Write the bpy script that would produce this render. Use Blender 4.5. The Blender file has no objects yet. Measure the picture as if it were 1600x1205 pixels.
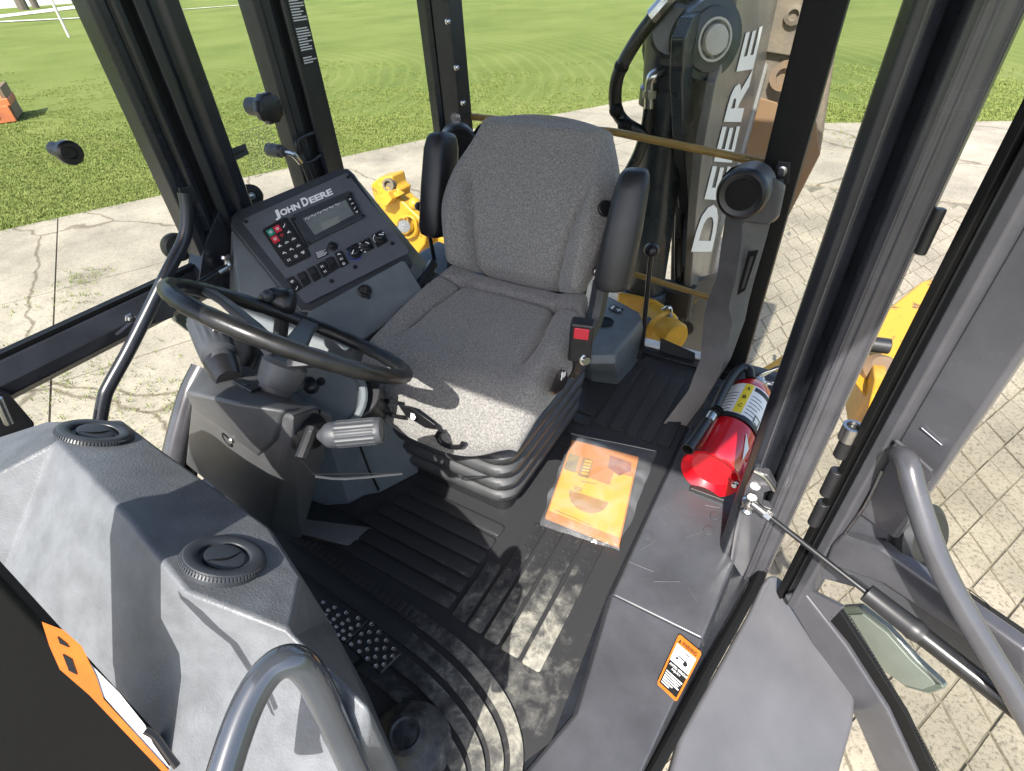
import bpy, bmesh, math, random
from mathutils import Vector, Matrix
random.seed(7)
R = math.radians
S = bpy.context.scene
COL = S.collection

# ------------------------------------------------------------------ camera, world, sun, exposure
F, CX, CY = 830.0, 800.0, 602.0          # focal length and centre of the 1600 px photograph
CAM = Vector((0, 0, 1.1))                # metres, cab floor is z = 0
_p, _y, _r = R(39), R(32.5), R(-3.5)
_f = Vector((-math.sin(_y)*math.cos(_p), math.cos(_y)*math.cos(_p), -math.sin(_p)))
_rt = Vector((math.cos(_y), math.sin(_y), 0)); _up = _rt.cross(_f)
_R = _rt*math.cos(_r)+_up*math.sin(_r); _U = -_rt*math.sin(_r)+_up*math.cos(_r)
cd = bpy.data.cameras.new('camera'); cam = bpy.data.objects.new('camera', cd); COL.objects.link(cam)
cd.sensor_fit = 'HORIZONTAL'; cd.sensor_width = 36; cd.lens = F/1600*36
cd.clip_start = .02; cd.clip_end = 1500
cam.matrix_world = Matrix(((_R.x, _U.x, -_f.x, CAM.x), (_R.y, _U.y, -_f.y, CAM.y), (_R.z, _U.z, -_f.z, CAM.z), (0, 0, 0, 1)))
S.camera = cam
SUN_EL, SUN_AZ = R(48), R(-80)           # direction towards the sun: mostly from the front of the machine (-y)
sd = Vector((math.cos(SUN_EL)*math.cos(SUN_AZ), math.cos(SUN_EL)*math.sin(SUN_AZ), math.sin(SUN_EL)))
w = bpy.data.worlds.new('World'); S.world = w; w.use_nodes = True
nt = w.node_tree; sky = nt.nodes.new('ShaderNodeTexSky'); sky.sky_type = 'NISHITA'; sky.sun_disc = False
sky.sun_elevation = SUN_EL; sky.sun_rotation = math.atan2(sd.x, sd.y)
sky.dust_density = 2.2; sky.air_density = .8; sky.ozone_density = .5
bg = nt.nodes['Background']; bg.inputs['Strength'].default_value = .15
nt.links.new(sky.outputs[0], bg.inputs['Color'])
ld = bpy.data.lights.new('sun', 'SUN'); ld.energy = 4.0; ld.angle = R(.5); ld.color = (1, .965, .91)
sun = bpy.data.objects.new('sun', ld); COL.objects.link(sun); sun.location = (0, -5, 8)
sun.rotation_euler = sd.to_track_quat('Z', 'Y').to_euler()
S.view_settings.view_transform = 'Standard'; S.view_settings.look = 'None'; S.view_settings.gamma = 1
S.view_settings.exposure = 1.3
S.view_settings.use_curve_mapping = False

# ------------------------------------------------------------------ helpers
def ray(u, v): return _f+_R*((u-CX)/F)-_U*((v-CY)/F)
def at(u, v, x=None, y=None, z=None, d=None, pl=None):
    """world point where the sight line of a surveyed photograph point meets a known plane"""
    r = ray(u, v)
    if d is not None: t = d
    elif x is not None: t = (x-CAM.x)/r.x
    elif y is not None: t = (y-CAM.y)/r.y
    elif z is not None: t = (z-CAM.z)/r.z
    else: t = (pl[0]-CAM).dot(pl[1])/r.dot(pl[1])
    return CAM+r*t
V = Vector
def smooth_path(pts, n=8):
    P = [V(p) for p in pts]
    if len(P) < 3: return P
    out = []
    for i in range(len(P)-1):
        a = P[max(i-1, 0)]; b = P[i]; c = P[i+1]; d = P[min(i+2, len(P)-1)]
        for k in range(n):
            t = k/n
            out.append(.5*((2*b)+(c-a)*t+(2*a-5*b+4*c-d)*t*t+(3*b-a-3*c+d)*t**3))
    out.append(P[-1]); return out
def basis(ax):
    ax = V(ax).normalized(); h = V((0, 0, 1)) if abs(ax.z) < .9 else V((1, 0, 0))
    a = ax.cross(h).normalized(); return a, ax.cross(a).normalized(), ax
class M:
    def __init__(s): s.b = bmesh.new()
    def vs(s, ps): return [s.b.verts.new(p) for p in ps]
    def face(s, vs):
        try: return s.b.faces.new(vs)
        except ValueError: return None
    def poly(s, ps): s.face(s.vs(ps)); return s
    def box(s, lo, hi, rot=None, c=None):
        lo, hi = V(lo), V(hi); ps = [V((x, y, z)) for z in (lo.z, hi.z) for y in (lo.y, hi.y) for x in (lo.x, hi.x)]
        if rot is not None:
            c = V(c) if c is not None else (lo+hi)/2
            ps = [c+rot@(p-c) for p in ps]
        v = s.vs(ps)
        for f in ((0, 2, 3, 1), (4, 5, 7, 6), (0, 1, 5, 4), (2, 6, 7, 3), (0, 4, 6, 2), (1, 3, 7, 5)): s.face([v[i] for i in f])
        return s
    def loft(s, rings, closed=True, caps=True):
        rr = [s.vs(r) for r in rings]; n = len(rr[0])
        for a, b in zip(rr, rr[1:]):
            for i in range(n if closed else n-1):
                j = (i+1) % n; s.face([a[i], a[j], b[j], b[i]])
        if caps and closed: s.face(rr[0][::-1]); s.face(rr[-1])
        return s
    def ext(s, ps, vec):
        vec = V(vec); return s.loft([[V(p) for p in ps], [V(p)+vec for p in ps]])
    def cyl(s, p0, p1, r, r2=None, n=20):
        p0, p1 = V(p0), V(p1); a, b, _ = basis(p1-p0); r2 = r if r2 is None else r2
        c = [(math.cos(2*math.pi*i/n), math.sin(2*math.pi*i/n)) for i in range(n)]
        return s.loft([[p0+a*x*r+b*y*r for x, y in c], [p1+a*x*r2+b*y*r2 for x, y in c]])
    def lathe(s, p, ax, prof, n=28):
        a, b, ax = basis(ax); p = V(p)
        c = [(math.cos(2*math.pi*i/n), math.sin(2*math.pi*i/n)) for i in range(n)]
        return s.loft([[p+ax*t+a*x*max(r, 1e-4)+b*y*max(r, 1e-4) for x, y in c] for t, r in prof])
    def tube(s, pts, r, n=12, closed=False, sub=0, sq=1.0):
        P = smooth_path(pts, sub) if sub else [V(p) for p in pts]
        m = len(P); rings = []; up = None
        for i in range(m):
            t = (P[(i+1) % m]-P[i-1]) if closed else (P[min(i+1, m-1)]-P[max(i-1, 0)])
            t.normalize()
            if up is None: a, b, _ = basis(t)
            else:
                a = up-t*up.dot(t); a.normalize(); b = t.cross(a)
            up = a; rad = r[i*len(r)//m] if isinstance(r, (list, tuple)) else r
            rings.append([P[i]+a*rad*math.cos(2*math.pi*k/n)+b*rad*sq*math.sin(2*math.pi*k/n) for k in range(n)])
        if closed:
            rr = [s.vs(q) for q in rings]
            for i in range(m):
                A, B = rr[i], rr[(i+1) % m]
                for k in range(n): s.face([A[k], A[(k+1) % n], B[(k+1) % n], B[k]])
            return s
        return s.loft(rings)
    def ball(s, c, r, sc=(1, 1, 1), n=16):
        g = bmesh.ops.create_uvsphere(s.b, u_segments=n, v_segments=max(8, n//2+2), radius=r)
        for v in g['verts']: v.co = V(c)+V((v.co.x*sc[0], v.co.y*sc[1], v.co.z*sc[2]))
        return s
    def hull(s, ps):
        v = s.vs(ps); g = bmesh.ops.convex_hull(s.b, input=v)
        bad = [x for x in g['geom_interior'] if isinstance(x, bmesh.types.BMVert)]
        if bad: bmesh.ops.delete(s.b, geom=bad, context='VERTS')
        return s
    def slab(s, ps, nrm, h):
        nrm = V(nrm).normalized(); return s.loft([[V(p) for p in ps], [V(p)+nrm*h for p in ps]])

def base_of(bm):
    xs = [v.co for v in bm.verts]; lo = V((min(v.x for v in xs), min(v.y for v in xs), min(v.z for v in xs)))
    hi = V((max(v.x for v in xs), max(v.y for v in xs), max(v.z for v in xs))); return V(((lo.x+hi.x)/2, (lo.y+hi.y)/2, lo.z))
def root_of(o):
    while o.parent: o = o.parent
    return o
def ob(name, m, mat, parent=None, bev=0, seg=2, ang=35, sub=0, flat=False, label=None, kind=None, tint=None):
    bm = m.b; bmesh.ops.recalc_face_normals(bm, faces=bm.faces)
    loc = root_of(parent).location.copy() if parent else base_of(bm)
    for v in bm.verts: v.co -= loc
    me = bpy.data.meshes.new(name); bm.to_mesh(me); bm.free()
    o = bpy.data.objects.new(name, me); COL.objects.link(o)
    me.materials.append(mat)
    if not flat:
        me.shade_smooth(); me.set_sharp_from_angle(angle=R(ang))
    if parent: o.parent = parent
    else: o.location = loc
    if bev:
        b = o.modifiers.new('bevel', 'BEVEL'); b.width = bev; b.segments = seg; b.limit_method = 'ANGLE'; b.angle_limit = R(30)
        if not flat: b.harden_normals = True
    if sub:
        q = o.modifiers.new('sub', 'SUBSURF'); q.levels = sub; q.render_levels = sub
    if label: o['label'] = label
    if kind: o['kind'] = kind
    return o
def thing(name, label, cat, loc, group=None):
    o = bpy.data.objects.new(name, None); COL.objects.link(o); o.location = loc; o.empty_display_size = .05
    o['label'] = label; o['category'] = cat
    if group: o['group'] = group
    return o
def tag(o, label, cat, group=None):
    o['label'] = label; o['category'] = cat
    if group: o['group'] = group
    return o
def struct(name, m, mat, **k):
    return ob(name, m, mat, kind='structure', **k)

_fonts = {}
def letters(name, txt, p, ux, uy, size_x, mat, parent, bold=.02, thick=.0006, height=None):
    """raised print: the text runs from p along ux (size_x wide in metres), letters stand along uy"""
    c = bpy.data.curves.new('t', 'FONT'); c.body = txt; c.offset = bold; c.extrude = 0; c.resolution_u = 3
    t = bpy.data.objects.new('t', c); COL.objects.link(t)
    me = bpy.data.meshes.new_from_object(t.evaluated_get(bpy.context.evaluated_depsgraph_get()))
    bpy.data.objects.remove(t); bpy.data.curves.remove(c)
    xs = [v.co.x for v in me.vertices]; ys = [v.co.y for v in me.vertices]
    x0, x1, y0, y1 = min(xs), max(xs), min(ys), max(ys)
    ux, uy = V(ux).normalized(), V(uy); uyl = uy.length; uy = uy.normalized(); n = ux.cross(uy).normalized()
    h = height if height else (y1-y0)/(x1-x0)*size_x
    loc = root_of(parent).location
    for v in me.vertices:
        a = (v.co.x-x0)/(x1-x0)*size_x; b = (v.co.y-y0)/(y1-y0)*h
        v.co = V(p)+ux*a+uy*b+n*thick-loc
    me.name = name; me.materials.clear(); me.materials.append(mat)
    o = bpy.data.objects.new(name, me); COL.objects.link(o); o.parent = parent
    return o
def frame4(tl, tr, br, bl):
    return lambda a, b: (tl*(1-a)+tr*a)*(1-b)+(bl*(1-a)+br*a)*b

# ------------------------------------------------------------------ materials
def mat(name, col, rough=.5, metal=0, spec=.5, noise=0, nscale=40, bump=0, bscale=200, col2=None, mix=None, coat=0, voro=False, dist=.001, stretch=None, rvar=0):
    m = bpy.data.materials.new(name); m.use_nodes = True; t = m.node_tree; N = t.nodes; L = t.links
    b = N['Principled BSDF']; b.inputs['Base Color'].default_value = (*col, 1); b.inputs['Roughness'].default_value = rough
    b.inputs['Metallic'].default_value = metal; b.inputs['Specular IOR Level'].default_value = spec
    if coat: b.inputs['Coat Weight'].default_value = coat; b.inputs['Coat Roughness'].default_value = .08
    co = N.new('ShaderNodeTexCoord'); src = co.outputs['Object']
    if stretch:
        mp = N.new('ShaderNodeMapping'); mp.inputs['Scale'].default_value = stretch; L.new(src, mp.inputs[0]); src = mp.outputs[0]
    if noise or col2:
        n = N.new('ShaderNodeTexNoise'); n.inputs['Scale'].default_value = nscale; n.inputs['Detail'].default_value = 6; n.inputs['Roughness'].default_value = .65
        L.new(src, n.inputs['Vector'])
        r = N.new('ShaderNodeValToRGB'); c2 = col2 or tuple(min(1, c*(1+noise)) for c in col); c1 = col if col2 else tuple(c*(1-noise) for c in col)
        lo, hi = mix or (.35, .65)
        r.color_ramp.elements[0].position = lo; r.color_ramp.elements[1].position = hi
        r.color_ramp.elements[0].color = (*c1, 1); r.color_ramp.elements[1].color = (*c2, 1)
        L.new(n.outputs['Fac'], r.inputs[0]); L.new(r.outputs[0], b.inputs['Base Color'])
    if rvar:
        n2 = N.new('ShaderNodeTexNoise'); n2.inputs['Scale'].default_value = 9; n2.inputs['Detail'].default_value = 5; L.new(src, n2.inputs['Vector'])
        mr = N.new('ShaderNodeMapRange'); mr.inputs['From Min'].default_value = .3; mr.inputs['From Max'].default_value = .7
        mr.inputs['To Min'].default_value = rough-rvar; mr.inputs['To Max'].default_value = rough+rvar
        L.new(n2.outputs['Fac'], mr.inputs[0]); L.new(mr.outputs[0], b.inputs['Roughness'])
    if bump:
        if voro:
            q = N.new('ShaderNodeTexVoronoi'); q.feature = 'SMOOTH_F1'; q.inputs['Smoothness'].default_value = .6; out = 'Distance'
        else:
            q = N.new('ShaderNodeTexNoise'); q.inputs['Detail'].default_value = 3; out = 'Fac'
        q.inputs['Scale'].default_value = bscale; L.new(src, q.inputs['Vector'])
        bp = N.new('ShaderNodeBump'); bp.inputs['Strength'].default_value = bump; bp.inputs['Distance'].default_value = dist
        L.new(q.outputs[out], bp.inputs['Height']); L.new(bp.outputs[0], b.inputs['Normal'])
    return m
def glass(name, tint=(.955, .965, .95), refl=1.0):
    m = bpy.data.materials.new(name); m.use_nodes = True; t = m.node_tree; N = t.nodes; L = t.links
    N.remove(N['Principled BSDF']); o = N['Material Output']
    tr = N.new('ShaderNodeBsdfTransparent'); tr.inputs[0].default_value = (*tint, 1)
    gl = N.new('ShaderNodeBsdfGlossy'); gl.inputs['Roughness'].default_value = .02
    fr = N.new('ShaderNodeFresnel'); fr.inputs['IOR'].default_value = 1.3; mx = N.new('ShaderNodeMixShader')
    g = N.new('ShaderNodeNewGeometry'); iv = N.new('ShaderNodeMath'); iv.operation = 'SUBTRACT'; iv.inputs[0].default_value = 1; L.new(g.outputs['Backfacing'], iv.inputs[1])
    fm = N.new('ShaderNodeMath'); fm.operation = 'MULTIPLY'; L.new(fr.outputs[0], fm.inputs[0]); L.new(iv.outputs[0], fm.inputs[1])
    L.new(fm.outputs[0], mx.inputs[0]); L.new(tr.outputs[0], mx.inputs[1]); L.new(gl.outputs[0], mx.inputs[2]); L.new(mx.outputs[0], o.inputs[0])
    return m
MT = dict(
    dark=mat('dark_paint', (.016, .018, .023), .3, noise=.25, nscale=14, rvar=.08, bump=.08, bscale=30, dist=.002),
    black=mat('black_plastic', (.017, .017, .018), .42, noise=.2, nscale=30, bump=.25, bscale=900, dist=.0004),
    seal=mat('black_rubber_seal', (.006, .006, .006), .55, spec=.2, bump=.2, bscale=400),
    grey=mat('grey_gloss_paint', (.06, .06, .066), .24, noise=.14, nscale=9, rvar=.08, bump=.1, bscale=22, dist=.002, coat=.25),
    sill=mat('sill_paint', (.062, .064, .071), .27, noise=.2, nscale=7, rvar=.1, bump=.05, bscale=18, dist=.002),
    panel=mat('matte_grey_panel', (.1, .1, .107), .5, noise=.12, nscale=5, rvar=.05, bump=.12, bscale=700, dist=.0004),
    dash=mat('grained_dash_plastic', (.12, .127, .135), .47, noise=.16, nscale=25, bump=.38, bscale=360, voro=True, dist=.0009),
    cons=mat('grey_console_plastic', (.105, .122, .13), .5, noise=.1, nscale=25, bump=.35, bscale=500, dist=.0005),
    rim=mat('console_rim_plastic', (.034, .038, .043), .42, noise=.1, bump=.3, bscale=600, dist=.0004),
    face=mat('console_face_film', (.095, .102, .115), .22, noise=.1, nscale=12),
    col=mat('column_plastic', (.078, .079, .081), .44, noise=.15, nscale=18, bump=.3, bscale=800, dist=.0004, rvar=.06),
    wheel=mat('wheel_urethane', (.011, .011, .011), .33, noise=.3, nscale=50, bump=.15, bscale=120, rvar=.1),
    knob=mat('black_knob', (.012, .012, .013), .35, noise=.2),
    grip=mat('grey_grip', (.045, .048, .052), .5, noise=.12),
    rubber=mat('bellows_rubber', (.055, .056, .058), .5, noise=.2, nscale=20, bump=.2, bscale=300),
    steel=mat('bright_steel', (.55, .54, .52), .25, metal=1, noise=.1),
    tube=mat('dark_gloss_tube', (.075, .085, .1), .12, metal=.45, noise=.1, nscale=8, coat=.4),
    red=mat('red_enamel', (.5, .006, .014), .22, noise=.08, nscale=12, coat=.5),
    redbtn=mat('red_button', (.55, .03, .05), .4, noise=.05),
    green=mat('green_button', (.02, .22, .16), .4, noise=.05),
    white=mat('white_print', (.78, .78, .76), .5, noise=.04),
    orange=mat('orange_label', (.55, .15, .015), .45, noise=.1),
    blackp=mat('black_print', (.012, .012, .012), .4, noise=.05),
    yellowp=mat('yellow_print', (.8, .62, .03), .4, noise=.05),
    blue=mat('blue_dial_print', (.03, .06, .3), .4, noise=.05),
    lcd=mat('display_glass', (.15, .17, .165), .12, noise=.1, nscale=15, coat=.6),
    lcd2=mat('display_window', (.2, .215, .19), .25, noise=.04),
    yel=mat('worn_yellow_paint', (.52, .28, .02), .42, col2=(.17, .09, .04), mix=(.6, .64), nscale=12, bump=.15, bscale=60),
    yclean=mat('yellow_paint', (.55, .3, .025), .4, noise=.22, nscale=10, bump=.1, bscale=40),
    rust=mat('rusted_steel', (.19, .15, .105), .8, col2=(.1, .088, .072), mix=(.3, .7), nscale=7, bump=.5, bscale=60, dist=.004),
    rust2=mat('orange_worn_steel', (.2, .115, .055), .7, col2=(.14, .11, .08), mix=(.35, .7), nscale=6, bump=.4, bscale=50, dist=.003),
    boom=mat('dark_boom_paint', (.03, .036, .04), .3, noise=.2, nscale=10, rvar=.08),
    side=mat('grey_boom_side', (.15, .145, .132), .33, noise=.14, nscale=4, rvar=.08),
    pole=mat('pole_wood', (.5, .48, .43), .8, noise=.15, nscale=6),
    bark=mat('bark', (.12, .1, .085), .9, noise=.3, nscale=20, bump=.5, bscale=30),
    orangem=mat('orange_machine', (.52, .15, .05), .6, col2=(.33, .1, .05), mix=(.4, .7), nscale=4, bump=.3, bscale=20),
    brass=mat('brown_gold_bar', (.32, .2, .055), .35, noise=.12, nscale=30),
    mirrorg=mat('mirror_back', (.11, .125, .108), .15, noise=.06, nscale=5, coat=.5),
    house=mat('white_siding', (.6, .6, .6), .7, noise=.05), roofm=mat('roof_shingle', (.1, .1, .11), .8, noise=.2),
    winm=mat('dark_window', (.03, .035, .04), .15, noise=.05),
    glass=glass('cab_glass'), decal=mat('etched_icons', (.4, .45, .36), .5, noise=.05),
)
def fabric():
    m = mat('heather_fabric', (.12, .113, .11), .95, spec=.1); t = m.node_tree; N = t.nodes; L = t.links; b = N['Principled BSDF']
    co = N.new('ShaderNodeTexCoord')
    v = N.new('ShaderNodeTexVoronoi'); v.inputs['Scale'].default_value = 240; L.new(co.outputs['Object'], v.inputs['Vector'])
    n = N.new('ShaderNodeTexNoise'); n.inputs['Scale'].default_value = 260; n.inputs['Detail'].default_value = 2; n.inputs['Roughness'].default_value = .8; L.new(co.outputs['Object'], n.inputs['Vector'])
    r = N.new('ShaderNodeValToRGB'); e = r.color_ramp.elements; e[0].position = .38; e[0].color = (.142, .137, .127, 1); e[1].position = .62; e[1].color = (.255, .246, .229, 1)
    L.new(n.outputs['Fac'], r.inputs[0]); L.new(r.outputs[0], b.inputs['Base Color'])
    bp = N.new('ShaderNodeBump'); bp.inputs['Strength'].default_value = .6; bp.inputs['Distance'].default_value = .002
    L.new(v.outputs['Distance'], bp.inputs['Height']); L.new(bp.outputs[0], b.inputs['Normal'])
    b.inputs['Sheen Weight'].default_value = .25
    return m
MT['fabric'] = fabric()
def matmat():
    m = mat('rubber_mat', (.027, .027, .028), .55, bump=.2, bscale=120, dist=.001); t = m.node_tree; N = t.nodes; L = t.links; b = N['Principled BSDF']
    g = N.new('ShaderNodeNewGeometry')
    n = N.new('ShaderNodeTexNoise'); n.inputs['Scale'].default_value = 30; n.inputs['Detail'].default_value = 10; n.inputs['Roughness'].default_value = .72; n.inputs['Distortion'].default_value = .35
    L.new(g.outputs['Position'], n.inputs['Vector'])
    big = N.new('ShaderNodeVectorMath'); big.operation = 'DISTANCE'; big.inputs[1].default_value = (-.25, .36, 0); L.new(g.outputs['Position'], big.inputs[0])
    mr = N.new('ShaderNodeMapRange'); mr.inputs['From Min'].default_value = .02; mr.inputs['From Max'].default_value = .36; mr.inputs['To Min'].default_value = .26; mr.inputs['To Max'].default_value = -.24
    L.new(big.outputs['Value'], mr.inputs[0])
    a = N.new('ShaderNodeMath'); a.operation = 'ADD'; L.new(n.outputs['Fac'], a.inputs[0]); L.new(mr.outputs[0], a.inputs[1])
    # scuffed dust where boots land: more on the raised pads
    sx = N.new('ShaderNodeSeparateXYZ'); L.new(g.outputs['Position'], sx.inputs[0])
    hz = N.new('ShaderNodeMapRange'); hz.inputs['From Min'].default_value = .001; hz.inputs['From Max'].default_value = .004; hz.inputs['To Min'].default_value = -.2; hz.inputs['To Max'].default_value = .06
    L.new(sx.outputs['Z'], hz.inputs[0])
    a2 = N.new('ShaderNodeMath'); a2.operation = 'ADD'; L.new(a.outputs[0], a2.inputs[0]); L.new(hz.outputs[0], a2.inputs[1])
    r = N.new('ShaderNodeValToRGB'); e = r.color_ramp.elements; e[0].position = .46; e[0].color = (.028, .028, .029, 1); e[1].position = .86; e[1].color = (.33, .315, .255, 1)
    k = e.new(.62); k.color = (.085, .083, .075, 1)
    L.new(a2.outputs[0], r.inputs[0]); L.new(r.outputs[0], b.inputs['Base Color'])
    rr = N.new('ShaderNodeMapRange'); rr.inputs['From Min'].default_value = .5; rr.inputs['From Max'].default_value = .7; rr.inputs['To Min'].default_value = .48; rr.inputs['To Max'].default_value = .9
    L.new(a2.outputs[0], rr.inputs[0]); L.new(rr.outputs[0], b.inputs['Roughness'])
    return m
MT['mat'] = matmat()
def concrete(name, base, crack=True, speck=.3):
    m = mat(name, base, .85); t = m.node_tree; N = t.nodes; L = t.links; b = N['Principled BSDF']
    g = N.new('ShaderNodeNewGeometry'); P = g.outputs['Position']
    n = N.new('ShaderNodeTexNoise'); n.inputs['Scale'].default_value = 1.3; n.inputs['Detail'].default_value = 8; n.inputs['Roughness'].default_value = .6; L.new(P, n.inputs['Vector'])
    r = N.new('ShaderNodeValToRGB'); e = r.color_ramp.elements; e[0].position = .3; e[0].color = tuple(c*.6 for c in base)+(1,); e[1].position = .68; e[1].color = tuple(min(1, c*1.12) for c in base)+(1,)
    L.new(n.outputs['Fac'], r.inputs[0]); col = r.outputs[0]
    n2 = N.new('ShaderNodeTexNoise'); n2.inputs['Scale'].default_value = 55; n2.inputs['Detail'].default_value = 4; n2.inputs['Roughness'].default_value = .8; L.new(P, n2.inputs['Vector'])
    r2 = N.new('ShaderNodeValToRGB'); e = r2.color_ramp.elements; e[0].position = .36; e[0].color = (1-speck,)*3+(1,); e[1].position = .5; e[1].color = (1, 1, 1, 1)
    L.new(n2.outputs['Fac'], r2.inputs[0])
    mx = N.new('ShaderNodeMix'); mx.data_type = 'RGBA'; mx.blend_type = 'MULTIPLY'; mx.inputs[0].default_value = 1; L.new(col, mx.inputs[6]); L.new(r2.outputs[0], mx.inputs[7]); col = mx.outputs[2]
    if crack:
        nd = N.new('ShaderNodeTexNoise'); nd.inputs['Scale'].default_value = 2.2; nd.inputs['Detail'].default_value = 6; L.new(P, nd.inputs['Vector'])
        ad = N.new('ShaderNodeMix'); ad.data_type = 'VECTOR'; ad.inputs[0].default_value = .22; L.new(P, ad.inputs[4]); L.new(nd.outputs['Color'], ad.inputs[5])
        vo = N.new('ShaderNodeTexVoronoi'); vo.feature = 'DISTANCE_TO_EDGE'; vo.inputs['Scale'].default_value = .5; mpc = N.new('ShaderNodeMapping'); mpc.inputs['Rotation'].default_value = (0, 0, R(-62)); mpc.inputs['Scale'].default_value = (.55, 1.25, 1); L.new(ad.outputs[1], mpc.inputs[0]); L.new(mpc.outputs[0], vo.inputs['Vector'])
        rc = N.new('ShaderNodeValToRGB'); e = rc.color_ramp.elements; e[0].position = .002; e[0].color = (.4, .36, .29, 1); e[1].position = .008; e[1].color = (1, 1, 1, 1)
        L.new(vo.outputs['Distance'], rc.inputs[0])
        m2 = N.new('ShaderNodeMix'); m2.data_type = 'RGBA'; m2.blend_type = 'MULTIPLY'; m2.inputs[0].default_value = .9; L.new(col, m2.inputs[6]); L.new(rc.outputs[0], m2.inputs[7]); col = m2.outputs[2]
    L.new(col, b.inputs['Base Color'])
    bp = N.new('ShaderNodeBump'); bp.inputs['Strength'].default_value = .4; bp.inputs['Distance'].default_value = .01; L.new(n2.outputs['Fac'], bp.inputs['Height']); L.new(bp.outputs[0], b.inputs['Normal'])
    return m
MT['conc'] = concrete('old_concrete', (.35, .31, .235), True, .42)
MT['paver'] = concrete('paver_concrete', (.32, .28, .205), False, .55)
MT['joint'] = mat('sandy_joint', (.16, .142, .1), .95, noise=.4, nscale=8)
def grass():
    m = mat('mown_grass', (.08, .13, .025), .9, spec=.15); t = m.node_tree; N = t.nodes; L = t.links; b = N['Principled BSDF']
    g = N.new('ShaderNodeNewGeometry'); P = g.outputs['Position']
    n = N.new('ShaderNodeTexNoise'); n.inputs['Scale'].default_value = .35; n.inputs['Detail'].default_value = 7; L.new(P, n.inputs['Vector'])
    n2 = N.new('ShaderNodeTexNoise'); n2.inputs['Scale'].default_value = 16; n2.inputs['Detail'].default_value = 12; n2.inputs['Roughness'].default_value = .78; L.new(P, n2.inputs['Vector'])
    mp = N.new('ShaderNodeMapping'); mp.inputs['Location'].default_value = (17.5, -6.5, 1.15); L.new(P, mp.inputs[0])
    wv = N.new('ShaderNodeTexWave'); wv.wave_type = 'RINGS'; wv.rings_direction = 'SPHERICAL'; wv.inputs['Scale'].default_value = .8; wv.inputs['Distortion'].default_value = 6; wv.inputs['Detail'].default_value = 3; wv.inputs['Detail Scale'].default_value = .35
    L.new(mp.outputs[0], wv.inputs['Vector'])
    a = N.new('ShaderNodeMath'); a.operation = 'MULTIPLY_ADD'; a.inputs[1].default_value = .62; L.new(n2.outputs['Fac'], a.inputs[0]); 
    w1 = N.new('ShaderNodeMath'); w1.operation = 'POWER'; w1.inputs[1].default_value = 5; L.new(wv.outputs['Fac'], w1.inputs[0])
    w2 = N.new('ShaderNodeMath'); w2.operation = 'MULTIPLY'; w2.inputs[1].default_value = .09; L.new(w1.outputs[0], w2.inputs[0])
    s = N.new('ShaderNodeMath'); s.operation = 'MULTIPLY_ADD'; s.inputs[1].default_value = .45; L.new(n.outputs['Fac'], s.inputs[0]); L.new(w2.outputs[0], s.inputs[2])
    L.new(s.outputs[0], a.inputs[2])
    r = N.new('ShaderNodeValToRGB'); e = r.color_ramp.elements; e[0].position = .3; e[0].color = (.055, .088, .016, 1); e[1].position = .8; e[1].color = (.2, .225, .068, 1)
    k = e.new(.52); k.color = (.125, .16, .036, 1)
    L.new(a.outputs[0], r.inputs[0]); L.new(r.outputs[0], b.inputs['Base Color'])
    bp = N.new('ShaderNodeBump'); bp.inputs['Strength'].default_value = .8; bp.inputs['Distance'].default_value = .05; L.new(n2.outputs['Fac'], bp.inputs['Height']); L.new(bp.outputs[0], b.inputs['Normal'])
    return m
MT['grass'] = grass()
MT['blade'] = mat('grass_blade', (.125, .165, .034), .75, col2=(.2, .225, .066), mix=(.3, .7), nscale=2.5, spec=.2)
def plastic_film():
    m = bpy.data.materials.new('clear_poly_film'); m.use_nodes = True; t = m.node_tree; N = t.nodes; L = t.links
    b = N['Principled BSDF']; b.inputs['Base Color'].default_value = (.75, .78, .8, 1); b.inputs['Roughness'].default_value = .1; b.inputs['Specular IOR Level'].default_value = .7
    co = N.new('ShaderNodeTexCoord'); n = N.new('ShaderNodeTexNoise'); n.inputs['Scale'].default_value = 11; n.inputs['Detail'].default_value = 3; n.inputs['Distortion'].default_value = 1.2; L.new(co.outputs['Object'], n.inputs['Vector'])
    r = N.new('ShaderNodeMapRange'); r.inputs['From Min'].default_value = .4; r.inputs['From Max'].default_value = .75; r.inputs['To Min'].default_value = .075; r.inputs['To Max'].default_value = .24
    L.new(n.outputs['Fac'], r.inputs[0]); L.new(r.outputs[0], b.inputs['Alpha'])
    bp = N.new('ShaderNodeBump'); bp.inputs['Strength'].default_value = .7; bp.inputs['Distance'].default_value = .006; L.new(n.outputs['Fac'], bp.inputs['Height']); L.new(bp.outputs[0], b.inputs['Normal'])
    return m
MT['film'] = plastic_film()

# ================================================================== SETTING
GZ = -1.15
def gp(u, v, dz=0): return at(u, v, z=GZ+dz)
m = M(); m.poly([(-400, -300, GZ-.02), (300, -300, GZ-.02), (300, 500, GZ-.02), (-400, 500, GZ-.02)])
struct('grass_field', m, MT['grass'])
# concrete apron, cast in slabs with open joints
apron = struct('concrete_apron', M().box((-14, -12, GZ-.2), (5.2, 12, GZ-.03)), MT['joint'])
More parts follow.
